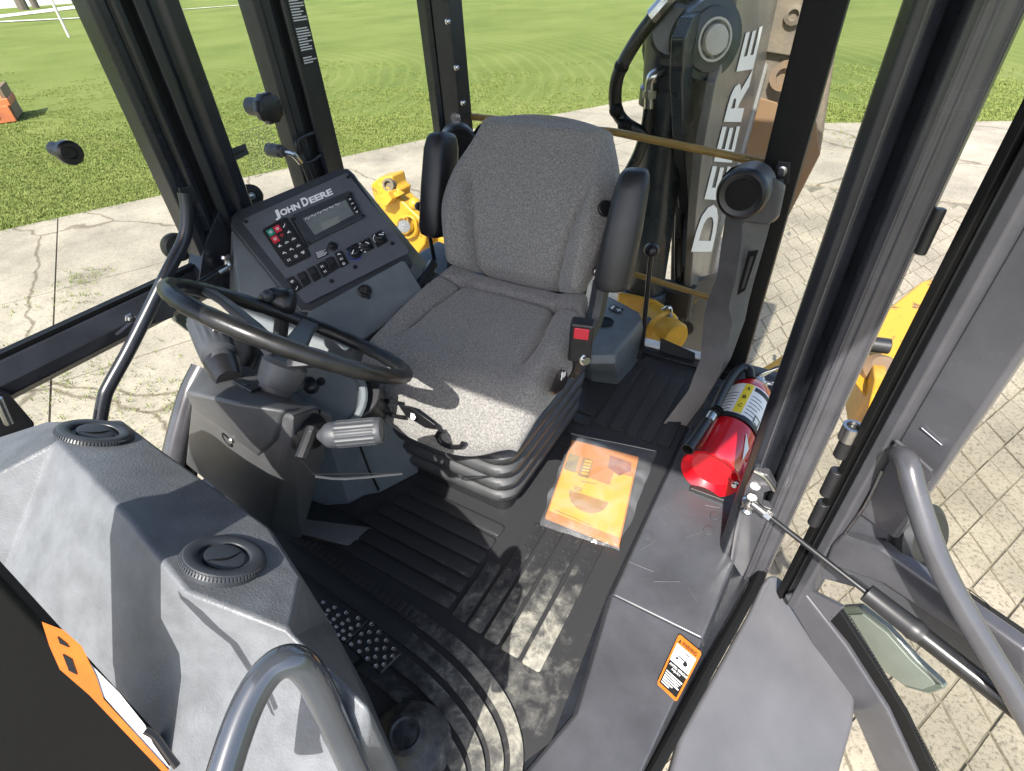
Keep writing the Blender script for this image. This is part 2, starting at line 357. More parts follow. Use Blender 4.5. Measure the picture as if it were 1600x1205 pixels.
# the lawn edge of the apron, measured along the photograph
edge = [V((-10.2, -12, 0)), V((-9.0, 0, 0)), gp(0, 362), gp(120, 335), gp(280, 300), gp(420, 270), gp(540, 245), gp(740, 202), gp(1000, 155), V((-2.4, 12.4, 0)), V((-1.3, 10.2, 0)), gp(1285, 193), gp(1400, 192), gp(1580, 190), V((5.5, 12.5, 0)), V((5.5, -12, 0))]
bpy.data.objects.remove(apron)
apron = struct('concrete_apron', M().ext([V((p.x, p.y, GZ-.1)) for p in edge], (0, 0, .085)), MT['joint'], flat=True)
def clip(poly, n, d):                     # keep the side where p.n <= d
    out = []
    for i, a in enumerate(poly):
        b = poly[(i+1) % len(poly)]; da = a.dot(n)-d; db = b.dot(n)-d
        if da <= 0: out.append(a)
        if da*db < 0: out.append(a+(b-a)*(da/(da-db)))
    return out
def slab_parts(parent, poly, cuts_a, na, cuts_b, nb, gap, zt, th, mt, name):
    for a0, a1 in zip(cuts_a, cuts_a[1:]):
        for b0, b1 in zip(cuts_b, cuts_b[1:]):
            q = clip(poly, na, a1-gap); q = clip(q, -na, -(a0+gap)); q = clip(q, nb, b1-gap) if q else q; q = clip(q, -nb, -(b0+gap)) if q else q
            if len(q) > 2: ob(name, M().ext([V((p.x, p.y, zt-th)) for p in q], (0, 0, th)), mt, parent, flat=True)
pl0 = [V((p.x, p.y, 0)) for p in edge]
# slabs run along the left lawn edge
ea = (gp(740, 202)-gp(120, 335)); ea.z = 0; ea.normalize(); en = V((ea.y, -ea.x, 0))
e0 = gp(280, 300).dot(en)
left_poly = clip(pl0, V((1, 0, 0)), -.55)
ins = [V((p.x, p.y, 0)) for p in left_poly]
slab_parts(apron, ins, [e0-3, e0+2.35, e0+4.1, e0+9, e0+20], en, [-14, -7.5, -1.2, 1.9, 5.6, 8.4, 11.5, 18], ea, .007, GZ+.012, .05, MT['conc'], 'slab')
right_poly = clip(pl0, V((-1, 0, 0)), .53)
rp2 = clip(right_poly, V((0, -1, 0)), -7.15)
slab_parts(apron, rp2, [-.55, .95, 2.6, 6], V((1, 0, 0)), [7, 8.55, 13], V((.1, 1, 0)).normalized(), .015, GZ+.012, .05, MT['conc'], 'slab')
# block paving beside the machine: rhombic blocks in staggered rows
yard = struct('paved_yard', M().box((-.55, -6, GZ-.1), (5.4, 7.12, GZ-.003)), MT['joint'], flat=True)
pa = V((math.cos(R(64)), math.sin(R(64)), 0)); pb = V((math.cos(R(-63)), math.sin(R(-63)), 0))
sa, sb = .167, .183
cells = []; o0 = V((.998, 2.67, 0)); rnd = random.Random(3)
for i in range(-60, 61):
    for j in range(-60, 61):
        c = o0+pa*((i+.5+(.5 if j % 2 else 0)*.33)*sa)+pb*((j+.5)*sb)
        if -.5 < c.x < 5.3 and -2 < c.y < 7.0: cells.append((c, i, j))
def visible(c):
    d = V((c.x, c.y, GZ))-CAM; k = d.dot(_f)
    if k < .2: return False
    u = CX+F*d.dot(_R)/k; v = CY-F*d.dot(_U)/k
    return 1120 < u < 1640 and 280 < v < 1240
cells.sort(key=lambda q: (not visible(q[0]), (V((q[0].x, q[0].y, GZ))-CAM).length))
jw = .0042
hv = [pa*(sa/2-jw)+pb*(sb/2-jw), pa*(sa/2-jw)-pb*(sb/2-jw), -pa*(sa/2-jw)-pb*(sb/2-jw), -pa*(sa/2-jw)+pb*(sb/2-jw)]
def pav(m, c, s=1.0):
    z = rnd.uniform(-.004, .004); tx, ty = rnd.uniform(-.015, .015), rnd.uniform(-.015, .015)
    lo = [V((c.x, c.y, GZ-.03))+h for h in hv]; up = [V((c.x, c.y, GZ+z+h.x*tx+h.y*ty))+h for h in hv]
    kk = [rnd.uniform(.94, .985) for h in hv]; top = [V((c.x, c.y, GZ+.005+z+h.x*tx+h.y*ty))+h*k_ for h, k_ in zip(hv, kk)]
    m.loft([lo, up, top])
for c, i, j in cells[:300]:
    m = M(); pav(m, c); ob('paver', m, MT['paver'], yard, flat=True)
m = M()
for c, i, j in cells[300:]: pav(m, c)
ob('paver_bed', m, MT['paver'], yard, flat=True, kind='stuff')
# far road and its branch
def strip(name, pts, wd, mt, z):
    P = [V((p.x, p.y, z)) for p in pts]; m = M(); L, Rr = [], []
    for i, p in enumerate(P):
        t = (P[min(i+1, len(P)-1)]-P[max(i-1, 0)]).normalized(); n = V((-t.y, t.x, 0))*wd[i]; L.append(p+n); Rr.append(p-n)
    m.loft([L, Rr], closed=False, caps=False); return struct(name, m, mt, flat=True)
roadm = concrete('pale_road', (.6, .58, .53), False, .15)
strip('road', [gp(-250, 58), gp(-40, 30), gp(70, 17), gp(150, 6), gp(260, -9)], [2.6, 2.6, 2.6, 2.6, 2.6], roadm, GZ+.02)
strip('driveway', [gp(-120, 42), gp(0, 34), gp(150, 27), gp(290, 14.5), gp(440, 3), gp(560, -8)], [1.2, .8, .45, .35, .35, .35], roadm, GZ+.03)
# blades of grass along the near part of the lawn (one mass)
def tuft(m, p, h, rn):
    for k in range(4):
        a = rn.uniform(0, 6.28); r = rn.uniform(.0, .03); hh = h*rn.uniform(.6, 1.2); q = p+V((math.cos(a)*r, math.sin(a)*r, 0)); t = V((math.sin(a)*.0035, -math.cos(a)*.0035, 0))
        m.face(m.vs([q-t, q+t, q+V((math.cos(a)*hh*.5, math.sin(a)*hh*.5, hh))]))
proto = M(); rn = random.Random(5)
for k in range(60): tuft(proto, V((rn.uniform(-.22, .22), rn.uniform(-.22, .22), 0)), .024, rn)
pm = bpy.data.meshes.new('lawn_blades'); proto.b.to_mesh(pm); proto.b.free(); pm.materials.append(MT['blade'])
verts, faces = [], []; pv = [v.co.copy() for v in pm.vertices]; pf = [tuple(f.vertices) for f in pm.polygons]
def lawn_at(p):
    # outside the apron polygon
    ins = False
    for i in range(len(pl0)):
        a, b = pl0[i], pl0[(i+1) % len(pl0)]
        if (a.y > p.y) != (b.y > p.y) and p.x < (b.x-a.x)*(p.y-a.y)/(b.y-a.y)+a.x: ins = not ins
    return not ins
cnt = 0
while cnt < 1100:
    u = rn.uniform(-40, 1640); v = rn.uniform(95, 372)
    if rn.random() > min(1, ((v-70)/140))**1.5: continue
    p = gp(u, v)
    if not lawn_at(V((p.x, p.y, 0))): continue
    a = rn.uniform(0, 6.28); ca, sa_ = math.cos(a), math.sin(a); s = rn.uniform(.7, 1.25); b0 = len(verts)
    verts += [(p.x+(q.x*ca-q.y*sa_)*s*1.6, p.y+(q.x*sa_+q.y*ca)*s*1.6, GZ-.02+q.z*s) for q in pv]
    faces += [tuple(i+b0 for i in f) for f in pf]; cnt += 1
me = bpy.data.meshes.new('lawn'); me.from_pydata(verts, [], faces); me.materials.append(MT['blade'])
lawn = bpy.data.objects.new('lawn', me); COL.objects.link(lawn); lawn['kind'] = 'stuff'; lawn['label'] = 'rough green grass blades growing on the lawn beyond the concrete'
bpy.data.meshes.remove(pm)
# weeds in the concrete cracks, and turf spilling over the apron edge
fm = M()
for a_e, b_e in zip(edge[1:9], edge[2:10]):
    n_e = int((b_e-a_e).length*130)
    for k in range(n_e):
        q = a_e.lerp(b_e, rn.random()); q.z = GZ-.01; tuft(fm, q+V((rn.gauss(0, .05), rn.gauss(0, .05), 0)), rn.uniform(.03, .06), rn)
for a_e, b_e in zip(edge[9:13], edge[10:14]):
    n_e = int((b_e-a_e).length*110)
    for k in range(n_e):
        q = a_e.lerp(b_e, rn.random()); q.z = GZ-.01; tuft(fm, q+V((rn.gauss(0, .06), rn.gauss(0, .06), 0)), rn.uniform(.03, .06), rn)
ob('lawn_fringe', fm, MT['blade'], kind='stuff', flat=True, label='turf spilling over the edge of the concrete apron')
wm = M(); 
for (u, v, n, sp) in [(135, 435, 26, .12), (120, 470, 12, .1), (55, 470, 8, .15), (125, 585, 22, .2), (150, 600, 16, .2), (175, 620, 16, .25), (258, 625, 14, .2), (230, 650, 18, .3), (1325, 225, 14, .25), (1310, 213, 12, .25), (1290, 205, 9, .3), (40, 540, 6, .1), (620, 230, 10, .3)]:
    for k in range(n*3):
        p = gp(u, v)+V((rn.gauss(0, sp), rn.gauss(0, sp), .02)); tuft(wm, p, rn.uniform(.012, .03), rn)
ob('crack_weeds', wm, MT['blade'], kind='stuff', flat=True, label='small green weeds growing in the cracks of the concrete')
# far things
p = gp(108, 57); po = thing('utility_pole', 'pale thin pole standing in the lawn by the far road', 'pole', p)
ob('shaft', M().cyl(p-V((0, 0, .1)), p+V((0, 0, 9)), .07, .05, 10), MT['pole'], po)
ob('cap', M().cyl(p+V((0, 0, 9)), p+V((0, 0, 9.1)), .09, .07, 10), MT['steel'], po)
def tree(u, v, rad, label, kids=True):
    p = gp(u, v); t = thing('bare_tree', label, 'tree', p, 'bare trees by the far road')
    ob('trunk', M().tube([p, p+V((.1, 0, 2)), p+V((.3, .2, 5)), p+V((.2, .5, 9))], [rad*1.3, rad, rad*.8, rad*.5], 9, sub=2), MT['bark'], t)
    for k in range(7):
        a = k*2.4; h = 3+k*.8; q = p+V((.2, .2, h))
        ob('limb', M().tube([q, q+V((math.cos(a)*1.2, math.sin(a)*1.2, 1.0)), q+V((math.cos(a)*2.4, math.sin(a)*2.4, 2.6))], [rad*.45, rad*.3, rad*.12], 6, sub=2), MT['bark'], t)
    cm = M()
    for k in range(500):
        a = rn.uniform(0, 6.28); r = rn.uniform(.3, 3); q = p+V((math.cos(a)*r, math.sin(a)*r, rn.uniform(5, 11))); s = rn.uniform(.05, .16)
        d1 = V((rn.uniform(-1, 1), rn.uniform(-1, 1), rn.uniform(-1, 1)))*s; d2 = V((rn.uniform(-1, 1), rn.uniform(-1, 1), rn.uniform(-1, 1)))*s
        cm.face(cm.vs([q, q+d1, q+d1+d2, q+d2]))
    ob('crown', cm, MT['blade'], t, flat=True)
tree(38, 15, .42, 'thick forked trunk beside the far road, farther left one')
tree(57, 12, .3, 'slimmer trunk leaning beside the far road, nearer the pole')
p = gp(6, 11); h = thing('farm_house', 'white house beyond the far road at the edge of view', 'house', p)
wr = Matrix.Rotation(R(-28), 3, 'Z')
ob('wall', M().box(p+V((-11, 0, -.2)), p+V((4.5, 8, 4.5)), wr, p), MT['house'], h, flat=True)
ob('roof', M().hull([p+wr@V(q) for q in ((-11.6, -.6, 4.5), (5.1, -.6, 4.5), (5.1, 8.6, 4.5), (-11.6, 8.6, 4.5), (-11.6, 4, 7.5), (5.1, 4, 7.5))]), MT['roofm'], h, flat=True)
for k in range(4): ob('window', M().box(p+V((-9+k*3.6, -.06, 1.2)), p+V((-7.8+k*3.6, .05, 2.8)), wr, p), MT['winm'], h, flat=True)
# orange implement lying on the lawn
p = gp(5, 185); im = thing('orange_implement', 'orange steel farm implement lying on the lawn at left', 'implement', p)
ir = Matrix.Rotation(R(62), 3, 'Z')
def ibox(lo, hi): return M().box(p+V(lo), p+V(hi), ir, p)
ob('deck', ibox((-2.2, -.55, .28), (.35, .5, .42)), MT['orangem'], im, bev=.02)
ob('skirt', ibox((-2.2, -.62, .0), (.3, -.5, .3)), MT['orangem'], im, bev=.01)
ob('beam', ibox((-2.0, .1, .45), (.25, .28, .62)), MT['orangem'], im, bev=.01)
ob('end_plate', ibox((.25, -.5, .02), (.33, .5, .62)), MT['rust2'], im, bev=.01)
ob('plate_sign', ibox((-.3, -.64, .1), (.05, -.622, .22)), MT['white'], im, flat=True)

# ---------------------------------------------------------------- cab floor and sills
fl = struct('cab_floor', M().ext([V((-1.3, .0, -.09)), V((-.25, -.02, -.09)), V((.02, .35, -.09)), V((.1, .8, -.09)), V((.1, 1.56, -.09)), V((-1.3, 1.56, -.09))], (0, 0, .085)), MT['dark'])
# painted sill beside the mat
SX = -.172
def sz(y): return .022
m = M(); m.loft([[V((SX, .6, 0)), V((SX+.012, .6, .03)), V((.03, .6, .026)), V((.05, .6, -.06))], [V((SX, .8, 0)), V((SX+.012, .8, .035)), V((.045, .8, .03)), V((.06, .8, -.06))],
                 [V((SX, 1.56, 0)), V((SX+.012, 1.56, .035)), V((.075, 1.56, .03)), V((.09, 1.56, -.06))]])
ob('sill_plate', m, MT['sill'], fl, bev=.006)
m = M(); m.loft([[V((SX, .5997, 0)), V((SX+.012, .5997, .03)), V((.03, .5997, .026)), V((.05, .5997, -.06))],
                 [V((-.14, .36, 0)), V((-.13, .36, .014)), V((-.0, .33, .018)), V((.02, .32, -.06))],
                 [V((-.23, .05, 0)), V((-.22, .05, .0)), V((-.16, .0, .0)), V((-.15, .0, -.06))]])
ob('sill_plate', m, MT['sill'], fl, bev=.005)
ob('weld_seam', M().tube([at(950, 995, z=.02), at(975, 991, z=.0215), at(1040, 978, z=.024), at(1090, 964, z=.026)], .0015, 6, sub=4), MT['panel'], fl)
for (u, v) in ((1013, 835), (1108, 828), (1118, 805)):
    c = at(u, v, z=.036); ob('plug', M().lathe(c-V((0, 0, .002)), (0, 0, 1), [(0, .0125), (.0022, .012), (.0026, .009), (.0026, 0)], 24), MT['sill'], fl)
ob('door_seal', M().tube([V((.1, .85, .02)), at(1185, 905, z=.02), at(1110, 1040, z=.015), at(1022, 1203, z=.01), at(940, 1330, z=.0)], .011, 10, sub=3), MT['seal'], fl)
rs = random.Random(9)
for k in range(12):
    a_ = V((rs.uniform(-.14, .02), rs.uniform(.64, 1.1), .0352)); a_.z = .0345-.03*max(0, (a_.x+.16))*.15+.0003; t_ = rs.uniform(0, 6.28); L_s = rs.uniform(.02, .06)
    ob('scratch', M().tube([a_, a_+V((math.cos(t_), math.sin(t_), 0))*L_s*.5+V((.002, 0, 0)), a_+V((math.cos(t_), math.sin(t_), 0))*L_s], .0005, 4), MT['panel'], fl)
# warning label on the sill
WL = [at(u, v, z=.0335) for u, v in ((1061, 990), (1097, 1020), (1057, 1097), (1026, 1068))]
wf = frame4(*WL); up = V((0, 0, 1))
wl = ob('warning_label', M().slab([wf(*q) for q in ((.05, 0), (.95, 0), (1, .04), (1, .96), (.95, 1), (.05, 1), (0, .96), (0, .04))], up, .0008), MT['orange'], fl, flat=True, label='orange bordered warning label')
ob('picture_field', M().slab([wf(.08, .17), wf(.92, .17), wf(.92, .5), wf(.08, .5)], up, .0013), MT['white'], wl, flat=True)
ob('text_field', M().slab([wf(.08, .5), wf(.92, .5), wf(.92, .95), wf(.08, .95)], up, .0013), MT['blackp'], wl, flat=True)
wx = (WL[1]-WL[0]); wy = (WL[0]-WL[3])
letters('lettering', 'WARNING', wf(.24, .14)+up*.001, wx, wy, wx.length*.62, MT['blackp'], wl, height=wy.length*.075)
m = M(); m.slab([wf(.1, .14), wf(.2, .14), wf(.15, .06)], up, .0014); ob('alert_symbol', m, MT['blackp'], wl, flat=True)
letters('lettering', 'AVOID SERIOUS', wf(.13, .58)+up*.0014, wx, wy, wx.length*.74, MT['white'], wl, height=wy.length*.045)
letters('lettering', 'INJURY', wf(.3, .645)+up*.0014, wx, wy, wx.length*.36, MT['white'], wl, height=wy.length*.045)
m = M()
for k in range(6):
    a1 = (.88, .84, .8, .86, .62, .5)[k]; m.slab([wf(.13, .69+k*.042), wf(a1, .69+k*.042), wf(a1, .71+k*.042), wf(.13, .71+k*.042)], up, .0017)
ob('small_print', m, MT['white'], wl, flat=True)
m = M()
for (a, b, r) in ((.66, .39, .085), (.3, .4, .05)):
    c = wf(a, b); m.cyl(c, c+up*.0017, r*wx.length, None, 16)
m.slab([wf(.28, .34), wf(.7, .34), wf(.7, .36), wf(.28, .36)], up, .0017); m.slab([wf(.5, .22), wf(.66, .22), wf(.66, .34), wf(.63, .34), wf(.63, .24), wf(.5, .24)], up, .0017)
m.slab([wf(.44, .3), wf(.46, .3), wf(.56, .44), wf(.54, .44)], up, .0017)
ob('loader_pictogram', m, MT['blackp'], wl, flat=True)

# rubber mat with raised pads
rm = thing('floor_mat', 'black ribbed rubber floor mat with dusty boot marks', 'floor mat', V((-.5, .6, 0)))
m = M(); m.ext([V((-1.24, .12, -.004)), V((-.28, .06, -.004)), V((-.155, .3, -.004)), V((SX-.002, .6, -.004)), V((SX-.002, 1.5, -.004)), V((-1.24, 1.5, -.004))], (0, 0, .0045))
ob('mat_sheet', m, MT['mat'], rm)
def pad(x0, x1, y0, y1, h=.0055, r=.012):
    ps = []
    for cx, cy, a0 in ((x1-r, y1-r, 0), (x0+r, y1-r, 90), (x0+r, y0+r, 180), (x1-r, y0+r, 270)):
        for k in range(4): a = R(a0+k*30); ps.append(V((cx+r*math.cos(a), cy+r*math.sin(a), 0)))
    c = V(((x0+x1)/2, (y0+y1)/2, 0)); m = M()
    m.loft([ps, [p+V((0, 0, h)) for p in ps], [c+(p-c)*.985+V((0, 0, h+.001)) for p in ps]]); return m
for k in range(6):
    y = .655-k*.0415; ob('mat_pad', pad(-.745-k*.019, -.462, y-.034, y, r=.008), MT['mat'], rm)
for k, (x0, x1, y1) in enumerate(((-.448, -.414, .56), (-.405, -.371, .7), (-.362, -.328, .72), (-.318, -.278, .73), (-.268, -.228, .74))):
    ob('mat_pad', pad(x0, x1, .405-k*.003, y1, r=.005), MT['mat'], rm)
for k in range(5):
    x0 = -.42+k*.048; ob('mat_pad', pad(x0, x0+.036, 1.1, 1.42, r=.006), MT['mat'], rm)
for k in range(4): ob('mat_pad', pad(-.5, -.43, .98+k*.05, 1.015+k*.05, r=.006), MT['mat'], rm)
def bend(off):                              # rib that runs across and then curves round towards the door
    pts = [V((-.92, .405-off, 0)), V((-.6, .385-off, 0)), V((-.42, .372-off, 0)), V((-.31, .345-off, 0)), V((-.225+off*-.25, .3-off*.9, 0)), V((-.175-off*.55, .23-off*.7, 0)), V((-.16-off*.8, .1-off*.4, 0))]
    return smooth_path(pts, 6)
for off in (.0, .045, .088, .13):
    a, b = bend(off), bend(off+.03); m = M()
    rings = [[p, p+V((0, 0, .006)), q+V((0, 0, .006)), q] for p, q in zip(a, b)]
    m.loft(rings); ob('mat_rib', m, MT['mat'], rm)
# studs pressed into the ribs
m = M()
for x0 in (-.405, -.362, -.318, -.268):
    for k in range(9):
        for dx in (.011, .026): m.cyl((x0+dx, .425+k*.034, .005), (x0+dx, .425+k*.034, .0082), .0055, .004, 8)
for k in range(26):
    for off in (.012, ): p = V((-.88+k*.018, .4-off-.0011*k, .006)); m.box(p+V((-.006, -.012, 0)), p+V((.006, .01, .0022)))
ob('mat_studs', m, MT['mat'], rm, flat=True, kind='stuff')
c = at(635, 1150, z=.05); ob('mat_boss', M().lathe((c.x, c.y, 0), (0, 0, 1), [(0, .075), (.03, .066), (.05, .04), (.062, .034), (.066, .026), (.063, .022), (.063, 0)], 28), MT['mat'], rm)

# ================================================================== CAB FRAME
cab = thing('cab_frame', 'dark painted cab frame of posts, rails and window glass', 'cab frame', V((-.58, .8, 0)))
TOP = 1.62
def prof(ps, z0, z1, tilt=(0, 0)):          # plan outline extruded upright
    m = M(); m.loft([[V((x, y, z0)) for x, y in ps], [V((x+tilt[0], y+tilt[1], z1)) for x, y in ps]]); return m
def rect(x0, y0, x1, y1): return [(x0, y0), (x1, y0), (x1, y1), (x0, y1)]
# first right-hand post: hinged window frame, rubber, post
ob('window_frame', prof([(-1.315, .632), (-1.262, .632), (-1.255, .645), (-1.262, .664), (-1.272, .672), (-1.262, .682), (-1.268, .696), (-1.315, .696)], .45, TOP), MT['dark'], cab, bev=.003)
ob('rubber_seal', prof(rect(-1.3, .696, -1.275, .716), .3, TOP), MT['seal'], cab)
ob('post', prof([(-1.32, .716), (-1.262, .716), (-1.256, .735), (-1.268, .75), (-1.268, .765), (-1.256, .775), (-1.256, .805), (-1.27, .815), (-1.32, .815)], -.1, TOP), MT['dark'], cab, bev=.004)
ob('post_foot', M().hull([V((-1.31, .58, .5)), V((-1.253, .58, .5)), V((-1.31, .72, .48)), V((-1.253, .72, .48)), V((-1.31, .65, .6)), V((-1.256, .65, .6)), V((-1.31, .72, .66)), V((-1.256, .72, .66))]), MT['dark'], cab, bev=.006)
ob('rail', M().loft([[V((x, y, z)) for x, z in ((-1.315, .478), (-1.265, .472), (-1.25, .49), (-1.25, .515), (-1.262, .528), (-1.275, .545), (-1.315, .548))] for y in (-.35, .74)]), MT['dark'], cab, bev=.003)
ob('rubber_seal', M().box((-1.3, -.35, .548), (-1.28, .63, .556)), MT['seal'], cab)
c = at(222, 490, x=-1.245)
ob('latch_plate', M().hull([c+V((0, -.07, -.012)), c+V((.012, -.07, -.012)), c+V((0, .09, .03)), c+V((.012, .09, .03)), c+V((0, .05, -.035)), c+V((.012, .05, -.035))]), MT['dark'], cab, bev=.002)
c = at(203, 497, x=-1.23); ob('bolt', M().lathe(c, (1, 0, 0), [(0, .011), (.003, .011), (.004, .007), (.01, .007), (.01, 0)], 6), MT['steel'], cab, flat=True)
# lower corner frame that curves down beside the column
ob('lower_post', M().tube([at(318, 575, x=-1.2), at(297, 620, x=-1.2), at(275, 700, x=-1.2), at(262, 770, x=-1.2)], .028, 12, sub=5), MT['grey'], cab)
ob('rubber_seal', M().tube([at(330, 585, x=-1.19), at(308, 625, x=-1.19), at(288, 700, x=-1.19), at(276, 780, x=-1.19)], .012, 10, sub=5), MT['seal'], cab)
ob('rubber_seal', M().tube([at(342, 590, x=-1.19), at(322, 630, x=-1.19), at(303, 700, x=-1.19), at(294, 780, x=-1.19)], .016, 10, sub=5), MT['seal'], cab)
# second right-hand post with its decal
ob('window_frame', prof([(-1.315, .985), (-1.262, .985), (-1.255, 1.0), (-1.268, 1.012), (-1.262, 1.03), (-1.27, 1.045), (-1.315, 1.045)], .3, TOP), MT['black'], cab, bev=.003)
ob('rubber_seal', prof(rect(-1.3, 1.045, -1.272, 1.062), .3, TOP), MT['seal'], cab)
ob('post', prof([(-1.32, 1.062), (-1.262, 1.062), (-1.256, 1.068), (-1.256, 1.13), (-1.266, 1.138), (-1.32, 1.138)], -.1, TOP), MT['dark'], cab, bev=.004)
q = [at(448, -30, x=-1.2545), at(478, -30, x=-1.2545), at(497, 98, x=-1.2545), at(474, 104, x=-1.2545)]
ylo, yhi = 1.076, 1.128; z0, z1 = q[3].z, q[0].z
dl = ob('decal', M().box((-1.2555, ylo, z0), (-1.2547, yhi, z1)), MT['blackp'], cab, flat=True)
m = M(); z = z1-.004; rnd = random.Random(11); k = 0
while z > z0+.008:
    k += 1; z -= .0056
    if k in (14, 15, 25, 26): continue
    m.box((-1.2549, ylo+.005, z-.0015), (-1.2541, yhi-.004-rnd.choice([0, 0, .003, .006, .014]), z+.0011))
ob('small_print', m, MT['white'], dl, flat=True)
for (a, b) in (((494, 212), (497, 246)),):
    pass
ob('wire_loop', M().tube([at(489, 207, x=-1.25), at(468, 216, x=-1.235), at(463, 228, x=-1.23), at(468, 248, x=-1.24)], .0045, 8, sub=4), MT['black'], cab)
ob('wire_loop', M().tube([at(500, 242, x=-1.25), at(482, 254, x=-1.235), at(470, 250, x=-1.235)], .0045, 8, sub=4), MT['black'], cab)
ob('catch_arm', M().tube([at(468, 240, x=-1.24), at(478, 262, x=-1.235), at(487, 285, x=-1.235)], .009, 8, sub=3), MT['black'], cab)
# rear posts
ob('post', prof([(-1.2, 1.495), (-1.165, 1.487), (-1.155, 1.5), (-1.155, 1.56), (-1.2, 1.56)], .2, TOP), MT['dark'], cab, bev=.003)
rp = ob('post', prof(rect(-1.153, 1.5, -1.09, 1.57), -.1, TOP), MT['black'], cab, bev=.004)
for v in (33, 105, 160, ):
    c = at(701+(v-33)*.19, v, y=1.497); ob('glass_clip', M().lathe(c, (0, -1, 0), [(0, .007), (.01, .007), (.012, .004), (.012, 0)], 12), MT['steel'], rp)
c = at(712, 184, y=1.49); ob('glass_clip', M().lathe(c, (.3, -1, 0), [(0, .016), (.004, .016), (.004, .009), (.01, .008), (.01, 0)], 14), MT['steel'], rp)
lp = ob('post', prof([(-.17, 1.49), (-.12, 1.485), (-.085, 1.5), (-.085, 1.56), (-.17, 1.56)], .0, TOP), MT['seal'], cab, bev=.004)
c = at(1222, 267, y=1.484); ob('bracket_tab', M().hull([c+V((-.022, 0, -.03)), c+V((.022, 0, -.03)), c+V((-.022, .006, -.03)), c+V((.022, .006, -.03)), c+V((-.014, 0, .022)), c+V((.014, 0, .022)), c+V((-.014, .006, .022)), c+V((.014, .006, .022))]), MT['black'], cab, bev=.002)
ob('bolt', M().lathe(c, (0, -1, 0), [(0, .012), (.003, .012), (.004, .008), (.01, .007), (.01, 0)], 18), MT['steel'], cab)
# yellow-brown guard bars across the rear window
ob('guard_bar', M().tube([at(737, 182, y=1.57), at(960, 206, y=1.57), at(1200, 255, y=1.57)], .0105, 14), MT['brass'], cab)
ob('guard_bar', M().tube([at(950, 415, y=1.6), at(1030, 440, y=1.6), at(1120, 468, y=1.6)], .0095, 14), MT['brass'], cab)
# rear and left lower sills
ob('rear_sill', M().box((-1.2, 1.5, -.09), (-.1, 1.56, .012)), MT['dark'], cab, bev=.004)
ob('rear_ledge', M().box((-.7, 1.535, .012), (-.17, 1.575, .02)), MT['white'], cab, bev=.002)
ob('corner_sill', M().box((-.165, 1.44, -.02), (.1, 1.53, .035)), MT['black'], cab, bev=.006)
ob('rear_shelf', M().loft([[V((-1.25, 1.25, .1)), V((-.9, 1.25, .1)), V((-.9, 1.5, .1)), V((-1.25, 1.5, .1))], [V((-1.25, 1.25, .27)), V((-.9, 1.25, .2)), V((-.9, 1.5, .2)), V((-1.25, 1.5, .27))]]), MT['cons'], cab, bev=.012)
c = at(665, 388, y=1.5); ob('rear_wall', M().box((-1.25, 1.49, c.z-.08), (-.72, 1.53, c.z+.02)), MT['grey'], cab, bev=.004)
# left rear corner, between the rear post and the door post
ob('side_rail', M().box((.03, .9, -.1), (.09, 1.5, .01)), MT['black'], cab, bev=.006)
c = at(1250, 515, x=.06); ob('hinge_pin', M().cyl(c+V((0, 0, -.035)), c+V((0, 0, .035)), .011, None, 14), MT['black'], cab, bev=.002)
c = at(1456, 356, x=.12); ob('hinge_pin', M().cyl(c+V((0, 0, -.035)), c+V((0, 0, .025)), .007, None, 14), MT['black'], cab, bev=.002)
c = at(1416, 10, x=.05); ob('hinge_pin', M().cyl(c+V((0, 0, -.02)), c+V((0, 0, .06)), .012, None, 14), MT['black'], cab, bev=.002)
# big door post
ob('post', prof([(.006, .83), (.018, .812), (.034, .812), (.046, .826), (.05, .845), (.05, .93), (.006, .93)], -.1, TOP), MT['dark'], cab, bev=.004, seg=3)
ob('post', prof([(.05, .856), (.062, .842), (.062, .93), (.05, .93)], -.1, TOP), MT['dark'], cab)
ob('post', prof([(.062, .83), (.068, .812), (.08, .804), (.086, .806), (.09, .802), (.094, .806), (.102, .806), (.112, .813), (.117, .824), (.108, .865), (.098, .89), (.062, .9)], -.12, TOP), MT['grey'], cab, bev=.003, seg=3)
for x, y in ((.03, .81), (.0765, .805), (.109, .81)):
    ob('bead', M().tube([V((x, y, -.1)), V((x, y+.001, TOP))], .0016, 6), MT['grey'], cab)
c = at(1150, 830, y=.79)
pl = (V((0, .8, 0)), V((0, -1, 0)))
ob('gusset', M().ext([at(u, v, y=.8) for u, v in ((1178, 735), (1200, 742), (1212, 765), (1194, 770), (1190, 790), (1208, 796), (1175, 875), (1160, 905), (1140, 872), (1146, 830), (1165, 760))], (0, .02, 0)), MT['grey'], cab, bev=.003)
ob('weld', M().tube([at(1178, 735, y=.797), at(1195, 745, y=.797), at(1210, 766, y=.797)], .004, 8, sub=4), MT['steel'], cab)
ob('weld', M().tube([at(1208, 796, y=.797), at(1190, 840, y=.797), at(1163, 905, y=.797)], .003, 8, sub=4), MT['grey'], cab)
c = at(1173, 783, y=.785)
ob('ball_stud', M().lathe(c+V((0, 0, -.03)), (0, 0, 1), [(0, .011), (.006, .013), (.01, .009), (.02, .009), (.024, .0155), (.03, .0155), (.034, .009), (.042, .009), (.042, 0)], 16), MT['steel'], cab)
# front posts, roof
ob('roof', prof([(-1.37, -.42), (.13, -.42), (.28, 0), (.31, 1.65), (-1.37, 1.65)], TOP, TOP+.09), MT['dark'], cab, bev=.01)
ob('post', prof(rect(-1.31, -.24, -1.24, -.17), -.1, TOP), MT['dark'], cab, bev=.008)
ob('front_rail', M().box((-1.26, -.24, .36), (-.42, -.2, .42)), MT['dark'], cab, bev=.006)
